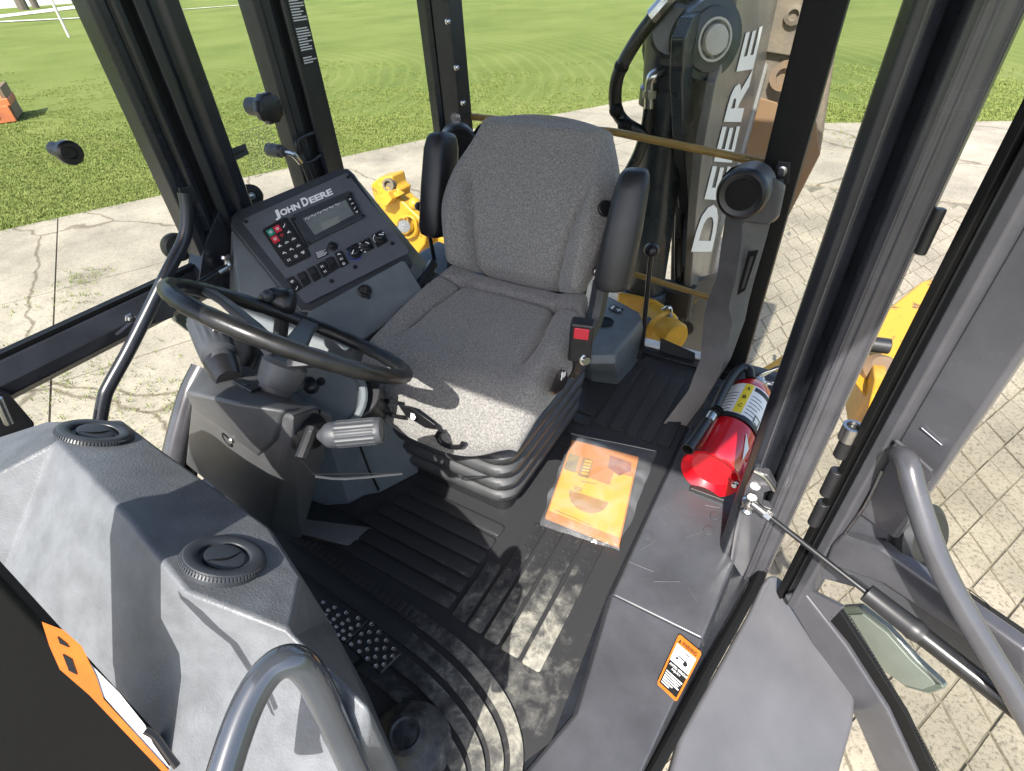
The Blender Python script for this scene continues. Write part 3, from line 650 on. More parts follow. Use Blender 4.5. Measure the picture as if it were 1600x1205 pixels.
# dark near post at the front of the door, with the edge of a warning decal on it
e0, e1 = at(0, 905, d=.45), at(280, 1205, d=.60)
ax = (e1-e0).normalized(); outw = V((-.35, -.93, 0)); outw = (outw-ax*outw.dot(ax)).normalized(); th = ax.cross(outw).normalized()
e2 = e1+ax*.45; e3 = e0-ax*.95
fp = ob('post', M().loft([[p, p+outw*.11, p+outw*.13+th*.03, p+th*.03] for p in (e3, e2)]), MT['seal'], cab, bev=.006)
if th.dot(CAM-e0) < 0: nside = -th; ofs = V((0, 0, 0))
else: nside = th; ofs = th*.035
# the decal wraps the inner edge of the post, so only a sliver shows
def ep(u, v): return at(u, v, pl=(e0, (V((0, 0, 1.1))-(e0+e1)/2).normalized()))
dk = (V((0, 0, 1.1))-(e0+e1)/2).normalized()
# inside the cab: a printed plate standing just behind the post edge
wd = ob('warning_decal', M().slab([ep(u, v)+dk*.004 for u, v in ((66, 972), (100, 985), (128, 1010), (150, 1056), (162, 1092), (272, 1212), (260, 1212), (140, 1086), (94, 1046), (78, 1010))], dk, .001), MT['orange'], fp, flat=True)
ob('white_field', M().slab([ep(u, v)+dk*.003 for u, v in ((126, 1020), (150, 1046), (186, 1082), (226, 1132), (238, 1160), (266, 1200), (250, 1190), (160, 1086))], dk, .001), MT['white'], wd, flat=True)
ob('pictogram', M().tube([ep(226, 1140)+dk*.006, ep(242, 1150)+dk*.006, ep(262, 1178)+dk*.006, ep(276, 1196)+dk*.006], .003, 6, sub=3), MT['blackp'], wd)
ob('alert_mark', M().slab([ep(u, v)+dk*.0052 for u, v in ((98, 1022), (112, 1030), (120, 1054), (108, 1048))], dk, .0006), MT['blackp'], wd, flat=True)
ob('alert_mark', M().slab([ep(u, v)+dk*.0052 for u, v in ((90, 995), (104, 1006), (108, 1012), (94, 1006))], dk, .0006), MT['blackp'], wd, flat=True)
# window glass
def pane(ps, label=None):
    n = (ps[1]-ps[0]).cross(ps[2]-ps[0]).normalized()
    return ob('glass_pane', M().slab(ps, n, .005), MT['glass'], cab, flat=True)
gx = -1.288
g1 = pane([V((gx, -.2, .55)), V((gx, .635, .55)), V((gx, .635, TOP)), V((gx, -.2, TOP))])
pane([V((gx, -.2, -.05)), V((gx, .7, -.05)), V((gx, .7, .475)), V((gx, -.2, .475))])
g2 = pane([V((gx, .81, .3)), V((gx, .99, .3)), V((gx, .99, TOP)), V((gx, .81, TOP))])
pane([V((gx+.01, 1.135, .25)), V((-1.195, 1.53, .25)), V((-1.195, 1.53, TOP)), V((gx+.01, 1.135, TOP))])
g4 = pane([V((-1.1, 1.555, .02)), V((-.16, 1.555, .02)), V((-.16, 1.555, TOP)), V((-1.1, 1.555, TOP))])
pane([V((-.085, 1.557, .03)), V((.16, 1.3, .03)), V((.16, 1.3, TOP)), V((-.085, 1.557, TOP))])
# fittings on the right-hand glass
def standoff(u, v, parent, r, kind, mt2):
    c = at(u, v, x=gx+.07); ax = V((1, -.05, 0)).normalized()
    ob('standoff', M().lathe(c-ax*.07, ax, [(0, r*.62), (.045, r*.62), (.05, r*.5), (.05, 0)], 18), MT['grip'], parent)
    if kind == 'rosette':
        m = M(); n = 36; rings = []
        a, b, _ = basis(ax)
        for t, k in ((-.022, .5), (-.02, .85), (-.012, 1), (.006, 1), (.012, .93), (.014, .8), (.014, .01)):
            rings.append([c+ax*t+(a*math.cos(2*math.pi*i/n)+b*math.sin(2*math.pi*i/n))*r*k*(1+.05*math.cos(10*2*math.pi*i/n)) for i in range(n)])
        m.loft(rings); ob('window_knob', m, mt2, parent)
    else: ob('window_knob', M().lathe(c-ax*.02, ax, [(0, r*.7), (.002, r), (.016, r), (.02, r*.8), (.02, r*.5), (.015, r*.42), (.015, 0)], 20), mt2, parent)
standoff(420, 169, g2, .033, 'rosette', MT['knob'])
standoff(112, 239, g1, .021, 'plain', MT['knob'])
c = at(445, 237, x=gx+.05); ob('standoff', M().lathe(c-V((.06, 0, 0)), (1, 0, 0), [(0, .016), (.045, .016), (.05, .012), (.06, .012), (.06, 0)], 16), MT['grip'], g2)
ob('latch_arm', M().tube([c, at(458, 241, x=gx+.06), at(470, 254, x=-1.23)], .007, 8, sub=3), MT['steel'], g2)
q = [at(u, v, x=gx+.0065) for u, v in ((353, 235), (383, 224), (389, 240), (358, 256))]
st = ob('sticker', M().slab(q, (1, 0, 0), .0006), MT['grip'], g2, flat=True)
f4 = frame4(*q); ob('sticker_print', M().slab([f4(.35, .45)+V((.001, 0, 0)), f4(.85, .45)+V((.001, 0, 0)), f4(.85, .6)+V((.001, 0, 0)), f4(.35, .6)+V((.001, 0, 0))], (1, 0, 0), .0004), MT['blackp'], st, flat=True)
m = M(); q = [at(u, v, x=gx+.0065) for u, v in ((372, 205), (424, 190), (440, 262), (398, 280))]; f4 = frame4(*q)
for i in range(3):
    for j in range(5):
        a0, b0, a1, b1 = i/3+.05, j/5+.03, i/3+.29, j/5+.17
        for (p, s) in (((a0, b0), (a1, b0)), ((a1, b0), (a1, b1)), ((a1, b1), (a0, b1)), ((a0, b1), (a0, b0)), ((a0+.07, b0+.08), (a1-.07, b0+.05))):
            m.tube([f4(*p), f4(*s)], .0006, 4)
ob('icon_print', m, MT['decal'], g2, flat=True)
# dark bracket at the front end of the rail
c = at(20, 655, x=-1.2)
ob('front_bracket', M().hull([at(u, v, x=-1.2) for u, v in ((-30, 600), (12, 612), (55, 662), (40, 690), (-30, 720))]+[at(u, v, x=-1.26) for u, v in ((-30, 600), (12, 612), (55, 662), (40, 690), (-30, 720))]), MT['black'], cab, bev=.006)
ob('bracket_rod', M().cyl(at(-4, 622, x=-1.18), at(14, 662, x=-1.18), .007, None, 10), MT['steel'], cab)

# ---------------------------------------------------------------- rubber stops and mirrors outside the glass
def bumper(u, v, r, label, **k):
    c = at(u, v, **k); t = thing('rubber_stop', label, 'rubber stop', c-V((0, 0, r)), 'round rubber door and window stops')
    ax = (CAM-c).normalized()*.5+V((.8, -.1, .1)); ax.normalize()
    ob('rubber_disc', M().lathe(c-ax*r*.9, ax, [(0, r*.8), (r*.3, r), (r*.55, r), (r*.6, r*.92), (r*.75, r*.92), (r*.8, r), (r, r), (r*1.15, r*.8), (r*1.15, r*.42), (r*.9, r*.38), (r*.9, 0)], 30), MT['black'], t)
    ob('bolt', M().lathe(c, ax, [(0, r*.35), (r*.12, r*.35), (r*.12, r*.2), (r*.3, r*.2), (r*.34, 0)], 14), MT['steel'], t)
bumper(393, 306, .030, 'round black rubber stop peeping out above the console corner', x=-1.35)
bumper(278, 386, .034, 'round black rubber stop behind the bent grab bar by the rail', x=-1.36)
# bent grab bar inside the right-hand window
gb = thing('grab_bar', 'long bent dark grab bar crossing the left window rail', 'grab bar', at(155, 655, x=-1.19))
ob('bar', M().tube([at(u, v, x=-1.2) for u, v in ((288, 300), (292, 330), (288, 372), (262, 425), (205, 540), (172, 600), (163, 622), (155, 665), (148, 700))], .0135, 14, sub=5), MT['dark'], gb)
ob('end_plate', M().hull([at(u, v, x=-1.235) for u, v in ((278, 292), (300, 290), (312, 316), (284, 318))]+[at(u, v, x=-1.2) for u, v in ((278, 292), (300, 290), (312, 316), (284, 318))]), MT['dark'], gb, bev=.003)
# near grab handle, a bent gloss tube
gh = thing('handrail', 'thick glossy bent tube handle in the near foreground', 'handrail', at(450, 1200, d=.5))
ob('tube', M().tube([at(330, 1290, d=.44), at(352, 1200, d=.455), at(385, 1105, d=.475), at(420, 1048, d=.49), at(456, 1032, d=.50), at(486, 1056, d=.515), at(518, 1120, d=.54), at(556, 1206, d=.57), at(600, 1300, d=.6)], .0148, 20, sub=7), MT['tube'], gh)

# ================================================================== OPEN DOOR
dn = V((.425, .905, 0)).normalized(); du = V((.905, -.425, 0)); d0 = V((.15, .83, 0)); DPL = (d0, dn)
door = thing('cab_door', 'open grey cab door with glass, grab tube and rails at right', 'door', d0)
def dp(u, v, off=0): return at(u, v, pl=(d0-dn*off, dn))
def dpt(a, z, off=0): return d0+du*a+V((0, 0, z))-dn*off
# upright member: rubber seals on the hinge side, wide flat sheet
ob('rubber_seal', M().loft([[dpt(.0, z, .01), dpt(.014, z, .014), dpt(.018, z, -.015), dpt(.004, z, -.015)] for z in (-.06, TOP)]), MT['seal'], door, bev=.003)
ob('rubber_seal', M().loft([[dpt(.017, z, .004), dpt(.031, z, .006), dpt(.034, z, -.02), dpt(.018, z, -.02)] for z in (-.06, TOP)]), MT['black'], door, bev=.003)
ob('stile', M().loft([[dpt(.032, z, .022), dpt(.05, z, .026), dpt(.06, z, .012), dpt(.064, z, -.02), dpt(.034, z, -.02)] for z in (-.03, TOP)]), MT['grey'], door, bev=.004)
ob('stile_sheet', M().loft([[dpt(.06, z, .014), dpt(.122, z, .018), dpt(.127, z, .012), dpt(.127, z, -.012), dpt(.06, z, -.012)] for z in (.31, TOP)]), MT['grey'], door, bev=.003)
ob('inner_plate', M().slab([dp(u, v, .0) for u, v in ((1372, 735), (1412, 770), (1408, 802), (1388, 838), (1340, 842), (1326, 832))], -dn, .006), MT['sill'], door, bev=.001)
for (a, b) in (((1440, 668), (1472, 695)),): ob('weld', M().tube([dp(*a, .019), dp(*b, .019)], .0012, 6), MT['steel'], door)
# middle rail
r0, r1, r2, r3 = dp(1295, 858), dp(1322, 822), dp(1640, 975), dp(1640, 1045)
ob('middle_rail', M().slab([dp(*q, 0) for q in ((1312, 838), (1326, 824), (1390, 842), (1620, 1000), (1620, 1045), (1395, 900), (1300, 868))], -dn, .03), MT['grey'], door, bev=.008)
ob('middle_rail_face', M().slab([dp(*q, .0) for q in ((1290, 872), (1305, 868), (1400, 905), (1620, 1052), (1620, 1120), (1350, 915), (1275, 895))], -dn, .012), MT['sill'], door, bev=.003)
ob('rubber_seal', M().tube([dp(1365, 838, -.02), dp(1420, 868, -.02), dp(1520, 935, -.02), dp(1620, 1003, -.02)], .006, 8, sub=3), MT['seal'], door)
# bottom strip and its seal
ob('bottom_strip', M().slab([dp(*q, .0) for q in ((1232, 922), (1262, 914), (1330, 1000), (1395, 1100), (1448, 1215), (1388, 1215), (1345, 1115), (1285, 1010))], -dn, .02), MT['grey'], door, bev=.006)
ob('rubber_seal', M().slab([dp(*q, .0) for q in ((1296, 958), (1314, 944), (1370, 1030), (1420, 1110), (1470, 1215), (1449, 1215), (1395, 1098), (1332, 1000))], -dn, .012), MT['seal'], door, bev=.002)
m = M()
for k in range(48):
    t = k/47; p = dp(1326, 962, .006).lerp(dp(1468, 1210, .006), t); p += (dp(1370, 1030, .006)-dp(1326, 962, .006).lerp(dp(1468, 1210, .006), .27))*math.sin(math.pi*t)*.6
    m.cyl(p, p+du*.008, .0018, .0004, 5)
ob('seal_teeth', m, MT['seal'], door, flat=True, kind='stuff')
ob('corner_plate', M().slab([dp(*q, .004) for q in ((1240, 930), (1262, 915), (1322, 945), (1300, 968), (1262, 955))], -dn, .012), MT['grey'], door, bev=.003)
ob('glass_pane', M().slab([dp(*q, -.012) for q in ((1300, 945), (1400, 900), (1640, 1060), (1640, 1260), (1470, 1260))], -dn, .004), MT['glass'], door, flat=True)
ob('glass_pane', M().slab([dpt(.13, .33, -.008), dpt(.75, .33, -.008), dpt(.75, TOP, -.008), dpt(.13, TOP, -.008)], -dn, .004), MT['glass'], door, flat=True)
# door grab tube with its end plate
ob('grab_tube', M().tube([dp(1408, 712, .04), dp(1418, 724, .055), dp(1428, 765, .07), dp(1452, 840, .085), dp(1475, 895, .09), dp(1510, 960, .09), dp(1570, 1060, .085), dp(1640, 1180, .08)], .0165, 16, sub=6), MT['grey'], door)
ob('end_plate', M().slab([dp(*q, .03) for q in ((1388, 706), (1398, 690), (1452, 735), (1455, 748), (1446, 756), (1420, 742))], V((.2, -.5, .9)), .006), MT['grey'], door, bev=.002)
ob('end_plate', M().slab([dp(*q, .018) for q in ((1384, 700), (1402, 688), (1456, 735), (1456, 752), (1440, 758), (1405, 726))], -dn, .008), MT['grey'], door, bev=.003)
ob('weld', M().tube([dp(1400, 688, .03), dp(1425, 708, .032), dp(1455, 735, .03)], .003, 8, sub=3), MT['grey'], door)
ob('weld', M().tube([dp(1378, 735, .02), dp(1352, 790, .02), dp(1318, 838, .02), dp(1330, 838, .02)], .0022, 6, sub=3), MT['steel'], door)
# lettered oval on the glass
e = [dp(1510, 925, -.014)+du*.034*math.cos(a)+V((0, 0, .008))*math.sin(a)-du*0 for a in [i*math.pi/12 for i in range(24)]]
ob('glass_mark', M().tube(e, .0008, 5, closed=True), MT['blackp'], door)
# hinge barrels between post and door
for (u, v) in ((1323, 690), (1300, 752), (1280, 800)):
    c = at(u, v, pl=(d0+V((-.02, .0, 0)), dn)); ob('hinge_barrel', M().cyl(c-V((0, 0, .035)), c+V((0, 0, .03)), .0115, None, 16), MT['black'], door, bev=.002)
c = at(1331, 672, pl=(d0+V((-.02, 0, 0)), dn)); ob('hinge_tube', M().lathe(c-V((0, 0, .02)), (0, 0, 1), [(0, .016), (.03, .016), (.03, .011), (.01, .011), (.01, 0)], 18), MT['steel'], door)
bumper(1440, 838, .06, 'large round black rubber stop beyond the door grab tube', pl=(d0+dn*.05, dn))
# gas strut
gs = thing('gas_strut', 'black gas strut holding the door open, silver end at post', 'gas strut', at(1175, 785, y=.79))
s0 = at(1176, 786, y=.775); s1 = at(1640, 1148, pl=(d0-dn*.06, dn)); sv = (s1-s0).normalized()
sm = s0+(s1-s0)*((at(1335, 918, d=(s0-CAM).dot(_f)*.8+(s1-CAM).dot(_f)*.2)-s0).length/(s1-s0).length)
ob('end_fitting', M().tube([s0, s0+sv*.028], .0085, 12), MT['steel'], gs)
ob('end_fitting', M().cyl(s0+sv*.028, s0+sv*.04, .0095, None, 6), MT['steel'], gs, flat=True)
ob('rod', M().cyl(s0+sv*.04, sm, .0052, None, 12), MT['knob'], gs)
ob('sleeve', M().lathe(sm, sv, [(0, .01), (.0, .0165), (.07, .0175), (.078, .0195), (.084, .0175), (.09, .0165), (.09, 0)], 20), MT['black'], gs)
ob('cylinder', M().cyl(sm+sv*.085, s1+sv*.1, .0155, None, 20), MT['wheel'], gs)
# green-tinted mirror seen through the lower door glass
mr = thing('outside_mirror', 'pale green oval mirror behind the lower door glass', 'mirror', dp(1390, 1010, -.09))
mo = [dp(u, v, -.09) for u, v in ((1308, 955), (1322, 942), (1350, 940), (1395, 975), (1440, 1025), (1478, 1060), (1484, 1068), (1460, 1077), (1425, 1068), (1370, 1030), (1325, 990))]
ob('mirror_body', M().slab(mo, -dn, .018), MT['mirrorg'], mr, bev=.006, seg=3)
cm = sum(mo, V())/len(mo); ob('mirror_face', M().slab([cm+(p-cm)*.85-dn*.0182 for p in mo], -dn, .004), MT['lcd2'], mr, bev=.001)
ms = [at(u, v, x=-1.4) for u, v in ((264, 478), (300, 470), (345, 500), (338, 506), (290, 517), (268, 500))]
mr2 = thing('outside_mirror', 'small green-grey mirror half hidden behind the steering wheel rim', 'mirror', sum(ms, V())/6)
ob('mirror_body', M().slab(ms, (1, 0, 0), .02), MT['mirrorg'], mr2, bev=.004)
# flat grey cover outside the sill
cv = thing('side_cover', 'large smooth flat grey cover outside the door sill', 'cover panel', at(1200, 1050, z=-.1))
top = [at(u, v, z=zz) for u, v, zz in ((1030, 1260, -.03), (1060, 1150, -.03), (1110, 1062, -.03), (1170, 955, -.03), (1190, 912, -.03), (1200, 897, -.03), (1216, 896, -.03), (1226, 906, -.035), (1234, 926, -.05), (1285, 1000, -.09), (1330, 1065, -.13), (1338, 1090, -.14), (1334, 1130, -.15), (1310, 1215, -.16), (1295, 1280, -.17))]
ob('cover', M().loft([[p+V((0, 0, -.06)) for p in top], top]), MT['panel'], cv, bev=.012, seg=4)

# ================================================================== SEAT
seat = thing('operator_chair', 'grey heather fabric operator seat on a black bellows suspension', 'seat', V((-.6, .85, 0)))
def pad_mesh(P, n=44, wall=.06, rings=4, seams=None):
    """cushion: P(s,t) gives (point, normal); the rim rolls over and runs down the wall"""
    m = M(); g = []
    for j in range(n+1):
        row = []
        for i in range(n+1):
            s = -1+2*i/n; t = -1+2*j/n
            p, nn = P(s, t); d = 0
            e = max(abs(s), abs(t))
            if seams: d = seams(s, t)
            row.append(m.b.verts.new(p+nn*d))
        g.append(row)
    for j in range(n):
        for i in range(n): m.face([g[j][i], g[j][i+1], g[j+1][i+1], g[j+1][i]])
    loop = [g[0][i] for i in range(n)]+[g[j][n] for j in range(n)]+[g[n][n-i] for i in range(n)]+[g[n-j][0] for j in range(n)]
    c0 = sum((v.co for v in loop), V())/len(loop); nn = P(0, 0)[1]
    prev = loop
    for k in range(1, rings+1):
        f = k/rings; cur = []
        for v in loop:
            q = v.co-nn*wall*f; q = q+(q-(c0-nn*wall*f))*(.02*math.sin(math.pi*f)-.07*f*f); cur.append(m.b.verts.new(q))
        L = len(loop)
        for i in range(L): m.face([prev[i], prev[(i+1) % L], cur[(i+1) % L], cur[i]])
        prev = cur
    m.face(prev); return m
def rsq(s, t, r=.5):                       # square with rounded corners
    a = s*math.sqrt(max(0, 1-t*t/2)); b = t*math.sqrt(max(0, 1-s*s/2)); return s*(1-r)+a*r, t*(1-r)+b*r
def gauss(x, w): return math.exp(-(x/w)**2)
def sst(a, b, x): x = max(0, min(1, (x-a)/(b-a))); return x*x*(3-2*x)
CF = V((-.583, .575, .452)); CB = V((-.605, 1.02, .478))      # cushion front and back centre on top
def cush(s, t):
    s, t = rsq(s, t, .45); hw = .225+.012*(1-t)*.5-.01*sst(.4, 1, t)
    c = CF.lerp(CB, (t+1)/2); p = c+V((s*hw, -.012*abs(s)*(1-t)*.3+.02*(1-t)*.5*s*s, 0))
    e = abs(s)
    z = .02*sst(.5, .85, e)*sst(-1.1, .3, t)-.034*sst(.8, 1.0, e)-.012*gauss(s, .55)*gauss(t-.1, .7)
    z -= .075*sst(-.45, -1.0, t)**1.6 if t < -.45 else 0
    z -= .03*sst(.9, 1, abs(t))
    return p+V((0, -.012*sst(-.5, -1, t) if t < -.5 else 0, z)), V((0, 0, 1))
def cseam(s, t):
    k = .62+.1*sst(.2, -.5, t)+.18*sst(.0, -.6, t) if t < .2 else .62
    d = 0
    if t > -.55: d -= .016*gauss(abs(s)-(.6+.1*(.8-t)*.5), .035)*sst(-.55, -.1, t)*sst(.85, .72, t)
    d -= .018*gauss(t-(.72-.08*s*s), .032)*(1 if abs(s) < .85 else .5)
    return d
cu = ob('cushion', pad_mesh(cush, 56, .048, 4, cseam), MT['fabric'], seat, ang=60)
BB = V((-.605, .985, .475)); BT = V((-.622, 1.15, .83))
bn = V((0, -(BT-BB).z, (BT-BB).y)).normalized()
def backr(s, t):
    s, t = rsq(s, t, .42); hw = .198+.018*gauss(t+.1, .7)-.022*sst(.2, 1, t)
    c = BB.lerp(BT, (t+1)/2); p = c+V((s*hw, 0, 0)); e = abs(s)
    o = .045*sst(.45, .95, e)*sst(1.05, -.3, t)+.02*gauss(t+.35, .5)-.035*sst(.8, 1, e)-.03*sst(.82, 1, abs(t))-.02*sst(.2, 1, t)
    return p+bn*o, bn
def bseam(s, t):
    d = 0; k = .6+.12*sst(-.4, .35, t)
    d -= .018*gauss(abs(s)-k, .04)*sst(.42, .12, t)
    d -= .009*gauss(t-(.93-.04*s*s), .022)*.3
    return d
ob('backrest', pad_mesh(backr, 56, .085, 4, bseam), MT['fabric'], seat, ang=60)
ob('back_shell', M().loft([[V((x, y+o, z)) for x in (-.76, -.46)]+[V((x, y+o+.03, z)) for x in (-.46, -.76)] for y, z, o in ((1.01, .42, .06), (1.1, .62, .06), (1.15, .74, .05))]), MT['black'], seat, bev=.012)
# suspension bellows
def rr(cx, cy, hx, hy, r, z, n=5):
    ps = []
    for sx, sy, a0 in ((1, 1, 0), (-1, 1, 90), (-1, -1, 180), (1, -1, 270)):
        for k in range(n+1): a = R(a0+90*k/n); ps.append(V((cx+sx*(hx-r)+r*math.cos(a), cy+sy*(hy-r)+r*math.sin(a), z)))
    return ps
bx, by = -.645, .905
m = M(); rings = []
zz = .035
prof_ = []
for k in range(5):
    z = .03+k*.054; prof_ += [(z, -.02), (z+.005, -.004), (z+.012, .004), (z+.036, .006), (z+.046, -.001), (z+.05, -.02)]
for z, o in prof_: rings.append(rr(bx+.012*z/.3, by-.012*z/.3, .17+o+.02*z/.3, .212+o+.022*z/.3, .05, z))
m.loft(rings); ob('bellows', m, MT['rubber'], seat, ang=50)
ob('base_plate', M().loft([rr(bx, by, .165, .21, .03, .002), rr(bx, by, .165, .21, .03, .04)]), MT['black'], seat)
ob('seat_pan', M().loft([rr(bx+.01, by-.0, .15, .18, .05, .285), rr(bx+.02, by-.01, .16, .19, .05, .33), rr(bx+.03, by-.02, .18, .21, .05, .4)]), MT['black'], seat, bev=.004)
# levers and loops under the front edge
c = at(652, 655, y=.57)
ob('height_lever', M().hull([at(u, v, y=.555) for u, v in ((622, 632), (640, 634), (682, 664), (680, 670), (664, 668), (634, 650))]+[at(u, v, y=.60) for u, v in ((622, 632), (640, 634), (682, 664), (680, 670), (664, 668), (634, 650))]), MT['knob'], seat, bev=.005)
m = M(); c = at(646, 651, y=.549); m.cyl(c, c+V((0, -.002, .001)), .006, None, 12); m.box(c+V((-.004, -.002, .006)), c+V((.005, 0, .009))); ob('lever_print', m, MT['white'], seat, flat=True)
ob('tilt_loop', M().tube([at(u, v, y=.565) for u, v in ((620, 628), (603, 626), (600, 636), (612, 648), (632, 652))], .0045, 8, sub=4), MT['knob'], seat)
ob('slide_loop', M().tube([at(u, v, y=.56) for u, v in ((690, 672), (683, 680), (690, 692), (705, 698), (720, 697), (723, 692))], .0048, 8, sub=4), MT['knob'], seat)
pr = [(868, 588), (876, 577), (886, 580), (888, 592), (880, 608), (866, 618), (858, 612)]
hc = ob('recline_handle', M().hull([at(u, v, x=-.35) for u, v in pr]+[at(u, v, x=-.385) for u, v in pr]), MT['knob'], seat, bev=.006)
c = at(879, 586, x=-.3475); m = M(); m.box(c+V((-.001, -.004, -.008)), c+V((.001, .001, .008))); m.box(c+V((-.001, -.006, -.008)), c+V((.001, .012, -.004))); m.box(c+V((-.001, .006, -.003)), c+V((.001, .012, .001))); ob('handle_print', m, MT['white'], seat, flat=True)
# armrests folded up
def armrest(cs, wv, tv, mt):
    """cs: centre line bottom to top, wv: half width vector, tv: half thickness vector"""
    m = M(); rings = []; n = len(cs)
    for i, (c, k) in enumerate(cs):
        ps = []
        for q in range(16):
            a = 2*math.pi*q/16; cx, sx = math.cos(a), math.sin(a)
            ex = math.copysign(abs(cx)**.5, cx); ey = math.copysign(abs(sx)**.5, sx)
            ps.append(c+wv*ex*k+tv*ey*min(1, k*1.15))
        rings.append(ps)
    m.loft(rings); return m
def arm(bot, top, wv, tv):
    L = top-bot
    return armrest([(bot+L*.0, .55), (bot+L*.03, .82), (bot+L*.1, 1), (bot+L*.5, .98), (bot+L*.85, .86), (bot+L*.95, .74), (bot+L*.985, .6), (bot+L, .35)], wv, tv, None)
a0, a1 = at(682, 368, y=1.06), at(691, 206, y=1.14)
ar = ob('armrest', arm(a0, a1, V((.036, 0, 0)), V((0, .045, -.01))), MT['black'], seat, ang=50)
ob('pivot', M().cyl(at(692, 352, y=1.07), at(704, 356, y=1.07), .016, None, 14), MT['knob'], ar, bev=.003)
a0, a1 = at(955, 450, y=.985), at(994, 262, y=1.06)
ar = ob('armrest', arm(a0, a1, V((.038, .012, 0)), V((-.015, .05, -.012))), MT['black'], seat, ang=50)
ob('pivot', M().cyl(at(936, 330, y=1.07), at(948, 325, y=1.05), .018, None, 14), MT['knob'], ar, bev=.003)
ob('pivot', M().cyl(at(926, 420, y=1.02), at(936, 425, y=1.0), .012, None, 14), MT['steel'], ar, bev=.002)
# hinge frame beside the cushion and the belt buckle
ob('hinge_frame', M().tube([at(u, v, x=-.375) for u, v in ((940, 440), (928, 500), (905, 545), (888, 585))], .02, 8, sub=3), MT['black'], seat)
ob('hinge_frame', M().tube([at(706, 372, y=1.08), at(706, 410, y=1.06), at(704, 445, y=1.04)], .012, 8), MT['black'], seat)
c0, c1 = at(910, 512, x=-.34), at(905, 560, x=-.35); ax = (c0-c1).normalized(); sx = V((.3, -.9, 0)).cross(ax).normalized(); fx = ax.cross(sx)
if fx.dot(CAM-c0) < 0: fx = -fx
def bb(a, b, h0, h1, hw): return M().loft([[a+sx*hw+fx*h0, a-sx*hw+fx*h0, a-sx*hw+fx*h1, a+sx*hw+fx*h1], [b+sx*hw+fx*h0, b-sx*hw+fx*h0, b-sx*hw+fx*h1, b+sx*hw+fx*h1]])
bu = ob('belt_buckle', bb(c0+ax*.018, c1, -.013, .013, .023), MT['black'], seat, bev=.006)
ob('release_button', bb(c0+ax*.012, c0-ax*.016, .0125, .0165, .0145), MT['redbtn'], bu, bev=.002)
ob('buckle_stalk', M().tube([c1, c1-ax*.03+V((-.005, 0, 0)), c1-ax*.06+V((-.015, .01, 0))], .012, 10), MT['black'], bu)
c = at(912, 561, x=-.335); ob('anchor_bolt', M().lathe(c, (.8, -.5, .2), [(0, .012), (.004, .012), (.005, .008), (.012, .008), (.012, 0)], 14), MT['steel'], bu)
# the latch plate of the belt lying on the far side
lq = [at(u, v, z=.47) for u, v in ((655, 452), (672, 412), (684, 415), (680, 428), (698, 436), (696, 446), (668, 444), (662, 460))]
ob('belt_tongue', M().slab(lq, (0, 0, 1), .006), MT['steel'], seat, bev=.001)
ob('belt_guide', M().tube([at(652, 452, z=.475), at(664, 432, z=.485), at(676, 412, z=.49)], .013, 8), MT['knob'], seat)

# ================================================================== SIDE CONSOLE
con = thing('side_console', 'grey side console with sloped instrument panel beside the seat', 'console', V((-1.05, .8, 0)))
TL, TR, BR, BL = V((-1.2, .741, .635)), V((-1.072, .967, .691)), V((-.836, .889, .561)), V((-.964, .662, .505))
cn = (TR-TL).cross(BL-TL).normalized()
if cn.z < 0: cn = -cn
CPL = (TL, cn)
def cp(u, v, h=0): return at(u, v, pl=(TL+cn*h, cn))
def cslab(px, h0, h1): return M().slab([cp(u, v, h0) for u, v in px], cn, h1-h0)
rimpx = [(362, 338), (372, 329), (528, 264), (543, 263), (553, 272), (640, 402), (638, 410), (630, 414), (486, 488), (470, 487), (462, 478), (360, 352)]
rim = [cp(u, v, -.004) for u, v in rimpx]
cc = sum(rim, V())/len(rim)
ob('panel_rim', M().loft([[cc+(p-cc)*1.03-cn*.02 for p in rim], [cc+(p-cc)*1.012-cn*.004 for p in rim], [cc+(p-cc)*.99+cn*.002 for p in rim]]), MT['rim'], con, bev=.003, seg=3)
# body under the panel
low = [V((-1.25, .62, .0)), V((-.98, .44, .0)), V((-.86, .52, 0)), V((-.8, .66, .0)), V((-.8, 1.1, .0)), V((-1.25, 1.15, 0))]
mid = [V((-1.25, .63, .42)), V((-1.02, .5, .40)), V((-.9, .56, .36)), V((-.825, .68, .34)), V((-.815, 1.0, .4)), V((-1.2, 1.12, .45))]
rimd = [cc+(p-cc)*1.035-cn*.022 for p in rim]
ob('housing', M().hull(mid+rimd), MT['cons'], con, bev=.012, seg=3, ang=25)
ob('pedestal', M().hull(low+[p+V((0, 0, .0)) for p in mid]), MT['cons'], con, bev=.01, seg=3, ang=25)
ob('heel_box', M().hull([at(490, 788, z=.0), at(596, 771, z=0), at(650, 742, z=0), at(690, 712, z=0), at(660, 665, z=.16), at(600, 600, z=.26), at(520, 640, z=.25), at(478, 700, z=.2), V((-1.1, .5, 0)), V((-1.0, .8, 0)), V((-1.0, .8, .14)), V((-1.1, .5, .14))]), MT['cons'], con, bev=.012, seg=3)
ob('seam', M().tube([at(560, 690, d=1.15), at(577, 735, d=1.17), at(592, 766, z=.004)], .003, 6), MT['seal'], con)
# face film
fpx = [(385, 341), (541, 271), (544, 272), (638, 390), (637, 396), (481, 474), (476, 473), (379, 348)]
face = ob('face_panel', cslab(fpx, .0015, .004), MT['face'], con, flat=True)
cu_ = (cp(541, 271)-cp(385, 341)).normalized(); cv_ = cn.cross(cu_).normalized()
